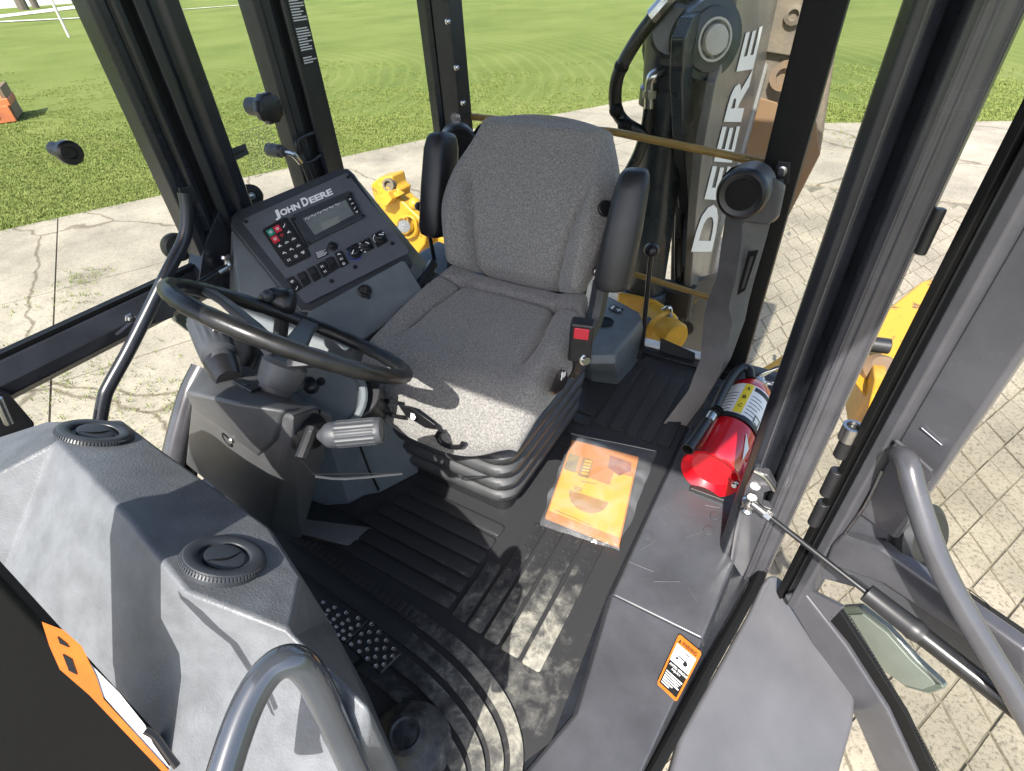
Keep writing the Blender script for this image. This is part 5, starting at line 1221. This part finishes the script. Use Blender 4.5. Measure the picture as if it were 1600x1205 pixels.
ob('strap_clip', M().tube([ep_(L_*.42, WA(1.2), er*1.05), ep_(L_*.36, WA(1.45), er*1.3), ep_(L_*.26, WA(1.4), er*1.25), ep_(L_*.2, WA(1.2), er*1.0)], .004, 8, sub=4), MT['red'], ex)
tri = [ep_(L_*.3, WA(.5), er*1.012), ep_(L_*.27, WA(.95), er*1.012), ep_(L_*.06, WA(1.0), er*1.09)]
ob('label_triangle', M().slab([ep_(L_*.33, WA(.5), er*1.04), ep_(L_*.255, WA(.92), er*1.045), ep_(L_*.13, WA(.86), er*1.06)], (A_*math.cos(WA(.75))+B_*math.sin(WA(.75))), .001), MT['white'], ex, flat=True)
ob('bracket_foot', M().hull([ep_(-.005, WA(1.0), er*.7), ep_(-.005, WA(1.5), er*1.2), ep_(.06, WA(1.0), er*1.0), ep_(.1, WA(1.4), er*1.1), ep_(.0, WA(1.25), er*1.35), ep_(.05, WA(1.3), er*1.3)]), MT['red'], ex, bev=.005)
c = ep_(-.006, WA(1.2), er*1.0); ob('bracket_bolt', M().lathe(c, -ea_, [(0, .009), (.003, .009), (.004, .006), (.009, .006), (.009, 0)], 12), MT['steel'], ex)
ob('bracket_rail', M().box((e0.x-.035, .95, .028), (e0.x+.05, 1.25, .045)), MT['black'], ex, bev=.003)
# valve head, levers, hose and nozzle
vt = e0+ea_*L_
ob('valve', M().lathe(vt-ea_*.004, ea_, [(0, .02), (.008, .021), (.012, .016), (.03, .016), (.034, .012), (.034, 0)], 20), MT['steel'], ex)
ob('collar', M().lathe(vt-ea_*.012, ea_, [(0, .03), (.01, .03), (.012, .022)], 20), MT['steel'], ex)
up_ = V((0, 0, 1))
ob('squeeze_lever', M().hull([vt+ea_*.02+up_*.012+d_ for d_ in (V((-.008, 0, 0)), V((.008, 0, 0)), V((.035, .035, .03)), V((.045, .03, .03)), V((.0, 0, .012)))]), MT['steel'], ex, bev=.002)
ob('carry_handle', M().tube([vt+ea_*.015+V((.01, 0, 0)), vt+V((.035, .025, -.005)), vt+V((.075, .02, -.012)), vt+V((.09, -.02, -.02)), vt+V((.06, -.04, -.03))], .0055, 8, sub=4), MT['steel'], ex)
ob('pull_ring', M().tube([vt+V((.035, -.01, .01))+V((math.cos(t)*.012, math.sin(t)*.006, math.sin(t)*.014)) for t in [i*math.pi/10 for i in range(20)]], .0016, 6, closed=True), MT['steel'], ex)
h0 = at(1172, 588, z=.155)
ob('hose_nut', M().cyl(at(1174, 600, z=.15), at(1173, 588, z=.165), .0115, None, 12), MT['steel'], ex)
ob('hose', M().tube([at(1173, 592, z=.165), at(1170, 577, z=.175), at(1158, 575, z=.178), at(1143, 590, z=.178), at(1128, 615, z=.178), at(1112, 650, z=.178)], .0125, 14, sub=6), MT['wheel'], ex)
ob('hose_ferrule', M().cyl(at(1115, 645, z=.178), at(1107, 658, z=.177), .0135, None, 14), MT['steel'], ex)
m = M()
for k in range(3): p = at(1122-k*3, 640-k*-2.5, z=.18); m.lathe(p, at(1107, 658, z=.177)-p, [(0, .0155), (.003, .0155)], 16)
ob('hose_band', m, MT['seal'], ex)
n0, n1 = at(1110, 652, z=.177), at(1074, 702, z=.172)
ob('nozzle', M().lathe(n0, n1-n0, [(0, .011), (.004, .0125), ((n1-n0).length, .0155), ((n1-n0).length, .0125), ((n1-n0).length*.8, .009), ((n1-n0).length*.8, 0)], 20), MT['wheel'], ex)
ob('corner_bolt', M().lathe(at(1132, 582, z=.045), (0, 0, 1), [(-.03, .024), (0, .024), (.002, .018), (.012, .018), (.014, .014), (.014, 0)], 16), MT['seal'], cab)
# manual in its clear bag
man = thing('operator_manual', 'yellow-orange operator manual lying in the clear bag', 'manual', V((-.32, .87, .012)))
mq = [at(u, v, z=.02) for u, v in ((894, 686), (998, 713), (968, 852), (852, 806))]
mf = frame4(*mq)
PY = mat('manual_yellow', (.46, .27, .016), .45, noise=.1, nscale=9); PO = mat('manual_orange', (.4, .135, .015), .45, noise=.18, nscale=7)
ob('book', M().slab([p-up_*.012 for p in mq], up_, .011), PO, man, bev=.001)
def mp(q, h, name, mt): return ob(name, M().slab([mf(a, b) for a, b in q], up_, h), mt, man, flat=True)
mp([(.02, .3), (.98, .22), (.98, .93), (.02, .93)], .0005, 'cover_sheet', PY)
mp([(.0, .02), (1, .02), (1, .27), (.72, .27), (.7, .44), (.02, .4)], .001, 'cover_sheet', PO)
mp([(.03, .2), (.19, .2), (.2, .42), (.03, .42)], .0014, 'cover_photo', mat('dull_photo', (.17, .11, .02), .5, noise=.3, nscale=30))
wd_ = mp([(.24, .2), (.4, .2), (.4, .44), (.24, .44)], .0014, 'cover_photo', mat('dull_photo2', (.2, .1, .02), .5, noise=.3, nscale=40))
m = M()
for k in range(5): m.slab([mf(.28+.0*k, .23+k*.04), mf(.38, .22+k*.04), mf(.38, .24+k*.04), mf(.28, .25+k*.04)], up_, .0019)
ob('cover_print', m, PY, man, flat=True)
mp([(.6, .08), (.92, .1), (.94, .2), (.8, .3), (.62, .24)], .0015, 'cover_photo', mat('dull_photo3', (.21, .06, .02), .5, noise=.35, nscale=25))
m = M(); c = mf(.47, .63); r_ = .052
ps = [c+(mf(1, .5)-mf(0, .5)).normalized()*r_*math.cos(a)+(mf(.5, 1)-mf(.5, 0)).normalized()*r_*math.sin(a) for a in [i*math.pi/16 for i in range(17)]]
m.slab(ps, up_, .0009); ob('cover_emblem', m, mat('dull_gold', (.27, .13, .02), .5, noise=.15, nscale=60), man, flat=True)
m = M(); m.slab([mf(.32, .49), mf(.52, .47), mf(.52, .475), mf(.32, .496)], up_, .001)
for k in range(3): m.slab([mf(.25, .575+k*.018), mf(.36, .57+k*.018), mf(.36, .577+k*.018), mf(.25, .582+k*.018)], up_, .001)
m.slab([mf(.1, .9), mf(.6, .915), mf(.6, .92), mf(.1, .905)], up_, .001)
ob('cover_print', m, mat('brown_print', (.09, .045, .01), .5), man, flat=True)
bag = M(); bq = [at(u, v, z=.024) for u, v in ((893, 673), (1028, 699), (968, 856), (843, 816))]; bf = frame4(*bq); n = 26; g = []; rnb = random.Random(2)
from mathutils import noise as mnoise
for j in range(n+1):
    row = []
    for i in range(n+1):
        a, b = i/n, j/n; p = bf(a, b); e = min(a, 1-a, b, 1-b)
        wob = mnoise.noise(p*22)*.006+mnoise.noise(p*60)*.002
        edge_ = (mnoise.noise(V((a*5, b*5, 3)))*.012) if e < .001 else 0
        ins = min(1, e/.06); row.append(bag.b.verts.new(p+V((edge_, edge_*.7, -.016+.018*ins+abs(wob)*(.4+.6*(1-ins))+ .004))))
    g.append(row)
for j in range(n):
    for i in range(n): bag.face([g[j][i], g[j][i+1], g[j+1][i+1], g[j+1][i]])
bg_ = ob('plastic_bag', bag, MT['film'], ang=180); tag(bg_, 'clear crinkled plastic bag around the yellow manual on the mat', 'plastic bag')
z_ = M().tube([bf(.01, .045)+up_*.004, bf(.3, .05)+up_*.004, bf(.65, .05)+up_*.004, bf(.99, .055)+up_*.004], .0014, 6, sub=4); ob('bag_zip', z_, MT['lcd2'], bg_)
# brake pedals with punched studs
for k, (q, lb_) in enumerate(((((500, 934), (520, 932), (576, 968), (540, 1006), (512, 985)), 'studded black brake pedal nearer the steering column'), (((582, 968), (627, 1020), (594, 1052), (542, 1008)), 'studded black brake pedal, right one of the pair'))):
    ps = [at(u, v, z=.13) for u, v in q]; c = sum(ps, V())/len(ps); pd = thing('brake_pedal', lb_, 'pedal', V((c.x, c.y, 0)), 'pair of brake pedals')
    ob('pedal_plate', M().slab([p-up_*.008 for p in ps], up_, .008), MT['black'], pd, bev=.003)
    ob('pedal_arm', M().tube([c-up_*.01, c+V((-.04, -.06, -.04)), c+V((-.05, -.14, .05))], .012, 8, sub=2), MT['black'], pd)
    m = M(); f4 = frame4(*(ps if len(ps) == 4 else [ps[0], ps[2], ps[3], ps[4]]))
    for i in range(4):
        for j in range(5):
            p = f4(.12+.76*i/3+(.05 if j % 2 else -.05), .1+.8*j/4); m.lathe(p, up_, [(0, .0048), (.0022, .0044), (.0024, .0034), (.0002, .003), (.0002, 0)], 8)
    ob('studs', m, MT['steel'], pd, kind='stuff')
# ================================================================== REAR OF THE CAB
bx_ = thing('cup_holder_box', 'grey plastic box with round cup recess behind the seat', 'storage box', V((-.48, 1.38, 0)))
tb = [at(u, v, z=.19) for u, v in ((925, 478), (934, 463), (952, 460), (1000, 486), (1004, 497), (984, 525), (962, 552), (925, 553), (905, 545))]
bb_ = [at(u, v, z=.0) for u, v in ((925, 540), (940, 520), (962, 515), (1000, 540), (1003, 556), (985, 580), (965, 601), (925, 596), (908, 585))]
c = sum(tb, V())/len(tb)
ob('box_body', M().loft([bb_, [b.lerp(t, .32)*1 for b, t in zip(bb_, tb)], [b.lerp(t, .36)+(b.lerp(t, .36)-V((c.x, c.y, b.lerp(t, .36).z)))*.04 for b, t in zip(bb_, tb)], [t+(t-c)*.05-up_*.03 for t in tb], [t-up_*.006 for t in tb], [c+(t-c)*.9 for t in tb]]), MT['cons'], bx_, bev=.005, seg=3, ang=28)
p = at(944, 503, z=.192); ob('cup_recess', M().lathe(p, up_, [(0, .028), (.002, .03), (.003, .027), (.001, .025), (.0008, 0)], 24), MT['seal'], bx_)
q = [at(u, v, z=.1925) for u, v in ((957, 475), (975, 483), (968, 490), (950, 482))]; lbx = ob('box_label', M().slab(q, up_, .0008), MT['blackp'], bx_, flat=True)
f4 = frame4(*q); m = M()
for (a, b, a2, b2) in ((.1, .2, .3, .45), (.1, .55, .3, .8), (.55, .45, .95, .55), (.72, .2, .78, .8)): m.slab([f4(a, b)+up_*.001, f4(a2, b)+up_*.001, f4(a2, b2)+up_*.001, f4(a, b2)+up_*.001], up_, .0004)
ob('label_print', m, MT['white'], lbx, flat=True)
def lever(ball, pts, r, label, rb=.022):
    t = thing('control_lever', label, 'lever', pts[-1], 'ball topped control levers')
    ob('rod', M().tube(pts, r, 10, sub=3), MT['knob'], t); ob('ball_knob', M().ball(ball, rb, (1, 1, .92), 20), MT['knob'], t)
b0 = at(1018, 390, y=1.42)
lever(b0, [b0, at(1012, 450, y=1.435), at(1003, 545, y=1.45)], .0075, 'ball topped black lever standing right of the seat back')
b0 = at(655, 322, y=1.36)
lever(b0, [b0, at(668, 355, y=1.37), at(680, 412, y=1.38)], .0075, 'ball topped black lever left of the seat, bent stem', .016)
ob('lever_boot', M().lathe(at(1000, 548, y=1.45), up_, [(-.02, .02), (0, .016), (.01, .01), (.01, 0)], 14), MT['seal'], bx_)
# air duct pillars with round outlets
def duct(chain, pod, podax, podr, label, mirror=False):
    dk_ = thing('air_duct', label, 'air duct', V((chain[-1][0].x, chain[-1][0].y, 0)), 'moulded air ducts behind the seat')
    rings = []
    for L0, M0, R0, dep in chain:
        rings.append([L0, M0, R0, R0+V((-.01, dep, 0)), L0+V((.01, dep, 0))])
    ob('duct_body', M().loft(rings), MT['col'], dk_, bev=.008, seg=3, ang=30)
    ob('outlet_pod', M().lathe(pod, podax, [(-podr*1.7, podr*.86), (-podr*1.55, podr*.98), (-.012, podr), (0, podr*.99)], 40), MT['col'], dk_)
    ob('outlet_ring', M().lathe(pod, podax, [(-.004, podr), (.002, podr*1.0), (.010, podr*.93), (.013, podr*.82), (.010, podr*.66), (.009, 0)], 40), MT['knob'], dk_)
    ob('outlet_disc', M().lathe(pod+V(podax).normalized()*.0095, podax, [(0, podr*.62), (.002, podr*.6), (.0025, 0)], 32), MT['seal'], dk_)
    return dk_
Y = lambda u, v, y: at(u, v, y=y)
ch = []
for (l, mth, r, y) in (((1140, 305), (1175, 330), (1224, 292), 1.40), ((1132, 345), (1160, 352), (1208, 330), 1.40), ((1128, 372), (1158, 385), (1198, 370), 1.40), ((1120, 432), (1150, 436), (1180, 432), 1.39), ((1105, 470), (1139, 478), (1170, 470), 1.38), ((1100, 492), (1144, 506), (1164, 500), 1.37), ((1094, 560), (1128, 580), (1142, 560), 1.33), ((1075, 610), (1098, 632), (1118, 600), 1.27), ((1034, 664), (1052, 694), (1066, 690), 1.19)):
    ch.append((Y(*l, y), Y(*mth, y-.012), Y(*r, y+.02), .07))
da = duct(ch, at(1159, 303, y=1.33), (CAM-at(1159, 303, y=1.33)+V((-.25, .0, -.35))).normalized(), .058, 'moulded black duct pillar with round outlet at rear left corner')
ob('duct_head', M().hull([Y(u, v, 1.385) for u, v in ((1140, 282), (1160, 270), (1196, 270), (1222, 284), (1226, 300), (1218, 335), (1200, 352), (1142, 345), (1130, 310))]+[Y(u, v, 1.45) for u, v in ((1150, 275), (1200, 272), (1228, 288), (1216, 345), (1145, 340))]), MT['col'], da, bev=.012, seg=4)
vq = [Y(u, v, 1.384) for u, v in ((1169, 392), (1185, 390), (1164, 453), (1151, 461))]
vv_ = ob('grille', M().slab(vq, V((.3, -1, .2)), .004), MT['seal'], da, bev=.001)
f4 = frame4(*[p+V((.001, -.005, .001)) for p in vq]); ob('grille_slot', M().slab([f4(.35, .12), f4(.7, .12), f4(.7, .88), f4(.35, .88)], V((.3, -1, .2)), .002), MT['rim'], da, flat=True)
ob('cable_clip', M().hull([Y(u, v, 1.42) for u, v in ((1142, 262), (1158, 256), (1172, 262), (1160, 270), (1130, 285), (1128, 276))]+[Y(u, v, 1.45) for u, v in ((1142, 262), (1158, 256), (1172, 262), (1130, 285))]), MT['seal'], da, bev=.003)
ch = []
for (l, mth, r, y) in (((700, 225), (720, 240), (748, 225), 1.45), ((705, 270), (722, 275), (742, 268), 1.45), ((704, 380), (722, 385), (740, 380), 1.42)):
    ch.append((Y(*l, y), Y(*mth, y-.015), Y(*r, y), .06))
da2 = duct(ch, at(719, 226, y=1.40), (CAM-at(719, 226, y=1.40)+V((.1, .1, -.3))).normalized(), .056, 'round black duct outlet half hidden behind the seat back')
ob('cable_clip', M().tube([Y(742, 208, 1.45), Y(752, 196, 1.45), Y(764, 195, 1.45), Y(758, 202, 1.45), Y(748, 210, 1.45)], .006, 8, sub=3), MT['seal'], da2)
# label on the lower rear glass
q = [at(u, v, y=1.528) for u, v in ((1032, 527), (1086, 551), (1086, 570), (1031, 546))]
rl = ob('glass_label', M().slab(q, (0, -1, 0), .001), MT['rim'], cab, flat=True, label='dark caution label')
f4 = frame4(*[p+V((0, -.0012, 0)) for p in q]); m = M()
for k in range(5): m.slab([f4(.06, .12+k*.17), f4(.55, .12+k*.17), f4(.55, .18+k*.17), f4(.06, .18+k*.17)], (0, -1, 0), .0004)
for k in range(4): m.slab([f4(.66+.03*k, .2+.15*k), f4(.84-.02*k, .2+.15*k), f4(.8, .3+.15*k), f4(.7, .3+.15*k)], (0, -1, 0), .0004)
ob('small_print', m, MT['grip'], rl, flat=True)

# ================================================================== BACKHOE BEHIND THE REAR WINDOW
bo = thing('backhoe_boom', 'dark backhoe boom with white lettering behind the rear window', 'boom', at(1060, 480, y=2.1))
XB = -.40
bpl = lambda u, v, o=0: at(u, v, x=XB+o)
side = [(1078, 500), (1080, 440), (1088, 330), (1098, 240), (1118, 130), (1140, 60), (1158, -30), (1240, -30), (1225, 5), (1195, 115), (1160, 240), (1130, 340), (1112, 420), (1106, 480), (1095, 512)]
ob('side_plate', M().ext([bpl(u, v) for u, v in side], (-.03, 0, 0)), MT['side'], bo, bev=.004)
eb = [bpl(u, v, .004) for u, v in side[7:14]]
ob('flange', M().tube([bpl(u, v, .0) for u, v in ((1232, -30), (1222, 5), (1192, 115), (1158, 240), (1128, 340), (1110, 425), (1102, 475))], .016, 8, sub=3), MT['side'], bo)
p0_, p1_ = bpl(1113, 393, .004), bpl(1192, 42, .004)
ux_ = (p1_-p0_); uyv = bpl(1168, 48, .004)-p1_
uyp = uyv-ux_.normalized()*uyv.dot(ux_.normalized())
# letters follow the slant of the plate
def slanted(txt, P0, P1, P2, Q0, mt, par):
    c = bpy.data.curves.new('t', 'FONT'); c.body = txt; c.offset = .035; c.resolution_u = 3; c.space_character = 1.04
    t = bpy.data.objects.new('t', c); COL.objects.link(t); me = bpy.data.meshes.new_from_object(t.evaluated_get(bpy.context.evaluated_depsgraph_get()))
    bpy.data.objects.remove(t); bpy.data.curves.remove(c)
    xs = [v.co.x for v in me.vertices]; ys = [v.co.y for v in me.vertices]; x0, x1, y0, y1 = min(xs), max(xs), min(ys), max(ys); loc = root_of(par).location
    for v in me.vertices:
        a, b = (v.co.x-x0)/(x1-x0), (v.co.y-y0)/(y1-y0); v.co = (P0*(1-a)+P1*a)*(1-b)+(Q0*(1-a)+P2*a)*b-loc
    me.materials.clear(); me.materials.append(mt); o = bpy.data.objects.new('lettering', me); COL.objects.link(o); o.parent = par; return o
slanted('DEERE', bpl(1112, 393, .004), bpl(1192, 40, .004), bpl(1166, 50, .004), bpl(1080, 393, .004), MT['white'], bo)
# inner link arm with the big pin
XL = -.47
lk = lambda u, v, o=0: at(u, v, x=XL+o)
link = [(1072, 440), (1076, 330), (1070, 250), (1066, 130), (1070, 60), (1084, 25), (1105, 12), (1126, 20), (1138, 45), (1138, 80), (1126, 110), (1118, 170), (1106, 240), (1094, 330), (1086, 440)]
ob('link_arm', M().ext([lk(u, v) for u, v in link], (-.04, 0, 0)), MT['boom'], bo, bev=.006)
PAX = V((.72, -.66, .1)).normalized(); pc = at(1107, 62, x=-.45); ob('pivot_pin', M().lathe(pc, PAX, [(-.06, .105), (0, .105), (.012, .105), (.014, .085), (.026, .083), (.03, .07), (.03, 0)], 30), MT['boom'], bo)
ob('pin_cap', M().lathe(pc+PAX*.03, PAX, [(0, .056), (.004, .056), (.005, .05), (-.002, .048), (-.001, .04), (.012, .038), (.014, .032), (.014, 0)], 28), MT['pole'], bo)
ob('grease_bolt', M().lathe(lk(1124, 66, .01), (1, 0, 0), [(0, .02), (.03, .02), (.03, 0)], 10), MT['boom'], bo)
# lift cylinder
c0_, c1_ = at(1005, 462, y=2.0), at(1045, 150, y=1.98)
ob('cylinder_tube', M().cyl(c0_, c1_, .08, None, 32), MT['boom'], bo)
ob('cylinder_head', M().lathe(c1_-V((0, 0, .02)), c1_-c0_, [(0, .088), (.0, .098), (.05, .098), (.06, .09), (.16, .095), (.2, .1), (.24, .09), (.24, 0)], 28), MT['boom'], bo)
ob('cylinder_base', M().lathe(c0_-V((0, 0, .08)), V((0, 0, 1)), [(0, .09), (.02, .1), (.11, .1), (.12, .09)], 28), MT['boom'], bo)
yk = [(1008, 130), (1000, 80), (1004, 40), (1020, 10), (1040, -10), (1078, -30), (1092, -10), (1080, 30), (1070, 70), (1072, 110), (1060, 130)]
ob('yoke', M().ext([at(u, v, y=1.95) for u, v in yk], (0, .16, 0)), MT['boom'], bo, bev=.02, seg=3)
ob('yoke_boss', M().lathe(at(1052, 50, y=1.9), (.3, -1, .2), [(-.1, .07), (.02, .07), (.03, .06), (.03, 0)], 24), MT['boom'], bo)
ob('yoke_slot', M().box(at(1044, 92, y=1.943)-V((.05, .01, .02)), at(1044, 92, y=1.943)+V((.05, .02, .015))), MT['seal'], bo)
ob('elbow', M().tube([at(1036, 112, y=1.9), at(1024, 118, y=1.88), at(1018, 130, y=1.88), at(1016, 168, y=1.88)], .021, 12, sub=4), MT['steel'], bo)
ob('elbow_nut', M().cyl(at(1017, 140, y=1.88), at(1016, 152, y=1.88), .026, None, 6), MT['steel'], bo, flat=True)
ob('hose', M().tube([at(1016, 165, y=1.88), at(1010, 200, y=1.88), at(1000, 235, y=1.87), at(985, 265, y=1.86), at(965, 300, y=1.86), at(950, 330, y=1.87)], .02, 10, sub=4), MT['wheel'], bo)
ob('hose', M().tube([at(1046, -10, y=1.85), at(1022, 25, y=1.83), at(990, 70, y=1.82), at(965, 120, y=1.82), at(962, 165, y=1.83), at(975, 190, y=1.84), at(1000, 206, y=1.86), at(1020, 215, y=1.92)], .021, 12, sub=5), MT['wheel'], bo)
ob('hose_end', M().tube([at(1050, -8, y=1.84), at(1030, 15, y=1.83), at(1020, 26, y=1.83)], .025, 10), MT['steel'], bo)
for (u, v) in ((971, 104), (963, 172), (976, 196)): ob('hose_band', M().ball(at(u, v, y=1.82), .0235, n=10), MT['seal'], bo)
ob('rear_plate', M().ext([at(u, v, y=2.25) for u, v in ((1046, 470), (1052, 200), (1082, 150), (1084, 470))], (0, .05, 0)), MT['black'], bo, bev=.01)
ob('hose', M().tube([at(1066, 500, y=2.1), at(1060, 420, y=2.1), at(1062, 330, y=2.12), at(1068, 220, y=2.15)], .018, 8, sub=3), MT['wheel'], bo)
ob('clamp_block', M().box(at(1050, 465, y=2.05)-V((.09, .05, .06)), at(1050, 465, y=2.05)+V((.09, .05, .06))), MT['black'], bo, bev=.01)
ob('lower_bracket', M().ext([at(u, v, y=2.2) for u, v in ((1085, 440), (1130, 430), (1112, 480), (1092, 560), (1070, 590), (1052, 590), (1056, 520), (1072, 470))], (0, .05, 0)), MT['side'], bo, bev=.006)
ob('yellow_patch', M().slab([at(u, v, y=2.195) for u, v in ((1074, 478), (1080, 470), (1090, 466), (1086, 474), (1076, 484))], (0, -1, 0), .004), MT['yclean'], bo, flat=True)
ob('oval_hole', M().lathe(at(1072, 512, y=2.196), (0, -1, 0), [(0, .034), (.006, .034), (.006, 0)], 20), MT['blackp'], bo)
# swing frame casting
sw = thing('swing_frame', 'yellow swing frame casting with pin boss below the boom', 'swing frame', at(1030, 560, y=1.9))
ob('frame_plate', M().loft([[at(u, v, y=1.80+o) for u, v in ((965, 455), (1000, 462), (1025, 468), (1045, 482), (1050, 500), (1038, 545), (1080, 568), (1040, 600), (960, 580))] for o in (0, .14)]), MT['yclean'], sw, bev=.015)
ob('pin_boss', M().lathe(at(1040, 518, y=1.74), (.75, -.5, .05), [(-.1, .075), (-.02, .075), (-.012, .062), (.05, .062), (.06, .055), (.06, 0)], 26), MT['yclean'], sw)
ob('seal_ring', M().lathe(at(1028, 515, y=1.76), (.75, -.5, .05), [(-.01, .072), (-.01, .082), (.012, .082), (.012, .072)], 26), MT['boom'], sw)
ob('brake_line', M().tube([at(1005, 488, y=1.78), at(1024, 491, y=1.77), at(1036, 484, y=1.77), at(1046, 480, y=1.77), at(1048, 492, y=1.77), at(1046, 505, y=1.77)], .008, 8, sub=4), MT['steel'], sw)
ob('line_fitting', M().cyl(at(1046, 492, y=1.76), at(1042, 507, y=1.75), .016, None, 8), MT['steel'], sw)
ob('cross_tube', M().cyl(at(955, 500, y=1.78), at(1010, 530, y=1.8), .03, None, 14), MT['yclean'], sw)
# folded bucket
bk = thing('backhoe_bucket', 'rusty worn backhoe bucket folded up behind the cab', 'bucket', at(1200, 300, y=3.2))
YB = 2.75
sh = lambda pts, y: [at(u, v, y=y) for u, v in pts]
ob('bucket_shell', M().loft([sh(((1130, 360), (1142, 300), (1165, 190), (1186, 60), (1212, -60), (1330, -60), (1306, 80), (1282, 240), (1228, 345), (1180, 372)), YB), sh(((1150, 330), (1160, 280), (1180, 180), (1196, 60), (1220, -60), (1322, -60), (1300, 70), (1278, 220), (1225, 310), (1180, 335)), YB+.6)]), MT['rust'], bk, bev=.03, seg=3)
ob('wear_strip', M().loft([sh(((1158, 280), (1192, 288), (1216, 160), (1182, 150)), YB-.02), sh(((1158, 280), (1192, 288), (1216, 160), (1182, 150)), YB+.02)]), MT['rust2'], bk, bev=.006)
ob('wear_strip', M().loft([sh(((1140, 350), (1170, 355), (1192, 292), (1158, 284)), YB-.035), sh(((1140, 350), (1170, 355), (1192, 292), (1158, 284)), YB+.02)]), MT['rust'], bk, bev=.006)
ob('side_cutter', M().loft([sh(((1228, 345), (1282, 240), (1276, 190), (1262, 180), (1222, 320), (1215, 350)), YB-.06), sh(((1228, 345), (1282, 240), (1276, 190), (1262, 180), (1222, 320), (1215, 350)), YB)]), MT['rust2'], bk, bev=.006)
ob('bucket_lug', M().lathe(at(1226, 118, y=YB-.03), (0, -1, 0), [(-.02, .055), (.02, .055), (.02, .03), (.0, .03), (.0, 0)], 20), MT['rust2'], bk)
ob('bucket_bolt', M().lathe(at(1242, 22, y=YB-.02), (0, -1, 0), [(-.02, .035), (.03, .035), (.035, .02), (.02, .016), (.02, 0)], 12), MT['rust'], bk)
ob('edge_plate', M().loft([sh(((1188, 80), (1240, 88), (1258, -40), (1212, -50)), YB-.03), sh(((1188, 80), (1240, 88), (1258, -40), (1212, -50)), YB+.02)]), MT['rust'], bk, bev=.006)
ob('cutting_lip', M().loft([sh(((1252, 150), (1270, 158), (1282, 90), (1262, 84)), YB-.04), sh(((1252, 150), (1270, 158), (1282, 90), (1262, 84)), YB)]), MT['rust2'], bk, bev=.006)
# stabilizer arms
st1 = thing('stabilizer_arm', 'yellow stabilizer arm with pin boss seen left of the seat', 'stabilizer', at(640, 400, y=2.0), 'yellow stabilizer arms')
ob('arm_plate', M().ext(sh(((578, 288), (590, 278), (612, 274), (616, 292), (624, 298), (622, 308), (642, 328), (660, 345), (668, 362), (664, 382), (650, 402), (622, 396), (600, 352), (586, 318)), 1.96), (0, .1, 0)), MT['yel'], st1, bev=.012)
ob('arm_rib', M().ext(sh(((590, 284), (606, 296), (624, 306), (612, 312), (594, 300)), 1.93), (0, .05, 0)), MT['yclean'], st1, bev=.006)
ob('arm_lug', M().ext(sh(((588, 308), (606, 300), (612, 312), (604, 322), (590, 318)), 1.9), (0, .06, 0)), MT['yclean'], st1, bev=.004)
ob('pivot_pin', M().lathe(at(634, 352, y=1.95), (.5, -.8, .3), [(-.02, .045), (.02, .042), (.045, .03), (.045, 0)], 24), MT['steel'], st1)
ob('pin_ring', M().tube([at(638+math.cos(a)*13, 354+math.sin(a)*17, y=1.94) for a in [i*math.pi/10 for i in range(20)]], .007, 6, closed=True), MT['yel'], st1)
ob('lock_bolt', M().lathe(at(620, 358, y=1.94), (.5, -.8, .3), [(-.02, .02), (.02, .02), (.03, .012), (.03, 0)], 12), MT['steel'], st1)
ob('pin_bore', M().lathe(at(608, 288, y=1.95), (.3, -1, .2), [(-.02, .03), (.015, .03), (.015, .02), (0, .018), (0, 0)], 16), MT['rust'], st1)
ob('arm_foot', M().ext(sh(((668, 362), (700, 376), (708, 300), (716, 300), (720, 395), (660, 400)), 2.05), (0, .08, 0)), MT['yel'], st1, bev=.01)
ob('ball_end', M().ball(at(648, 318, y=1.9), .03, n=14), MT['yclean'], st1)
st2 = thing('stabilizer_arm', 'yellow stabilizer arm behind the big door post, paint worn', 'stabilizer', at(1380, 620, y=2.0), 'yellow stabilizer arms')
P2 = lambda u, v, zz: at(u, v, z=zz)
ob('arm_plate', M().loft([[P2(u, v, -.32) for u, v in ((1360, 505), (1440, 440), (1480, 430), (1470, 520), (1420, 560), (1395, 600), (1355, 625), (1330, 590))], [P2(u, v, -.42) for u, v in ((1360, 505), (1440, 440), (1480, 430), (1470, 520), (1420, 560), (1395, 600), (1355, 625), (1330, 590))]]), MT['yel'], st2, bev=.012)
ob('arm_plate', M().ext([at(u, v, x=.34) for u, v in ((1330, 580), (1362, 560), (1366, 592), (1356, 640), (1350, 656), (1325, 670), (1318, 620))], (.05, 0, 0)), MT['yclean'], st2, bev=.008)
ob('pivot_tube', M().cyl(P2(1345, 535, -.25), P2(1390, 541, -.25), .033, None, 24), MT['black'], st2, bev=.004)
ob('rust_boss', M().lathe(P2(1382, 580, -.3), (.2, -.3, .9), [(-.06, .09), (.0, .085), (.02, .06), (.02, 0)], 20), MT['rust2'], st2)
ob('arm_reach', M().loft([[P2(u, v, -.34) for u, v in ((1470, 470), (1640, 520), (1640, 560), (1600, 560), (1550, 600), (1530, 616), (1470, 560))], [P2(u, v, -.44) for u, v in ((1470, 470), (1640, 520), (1640, 560), (1600, 560), (1550, 600), (1530, 616), (1470, 560))]]), MT['yel'], st2, bev=.01)
ob('arm_edge', M().tube([P2(1532, 618, -.38), P2(1524, 632, -.4), P2(1546, 612, -.4)], .02, 8), MT['pole'], st2)
rf = thing('rear_frame', 'yellow machine frame corner below the rear left window', 'machine frame', V((.0, 1.8, -.4)))
ob('frame_plate', M().hull([P2(u, v, -.16) for u, v in ((1190, 575), (1246, 540), (1275, 560), (1240, 620), (1200, 640))]+[P2(u, v, -.4) for u, v in ((1190, 600), (1250, 560), (1275, 590), (1240, 660))]), MT['yclean'], rf, bev=.01)
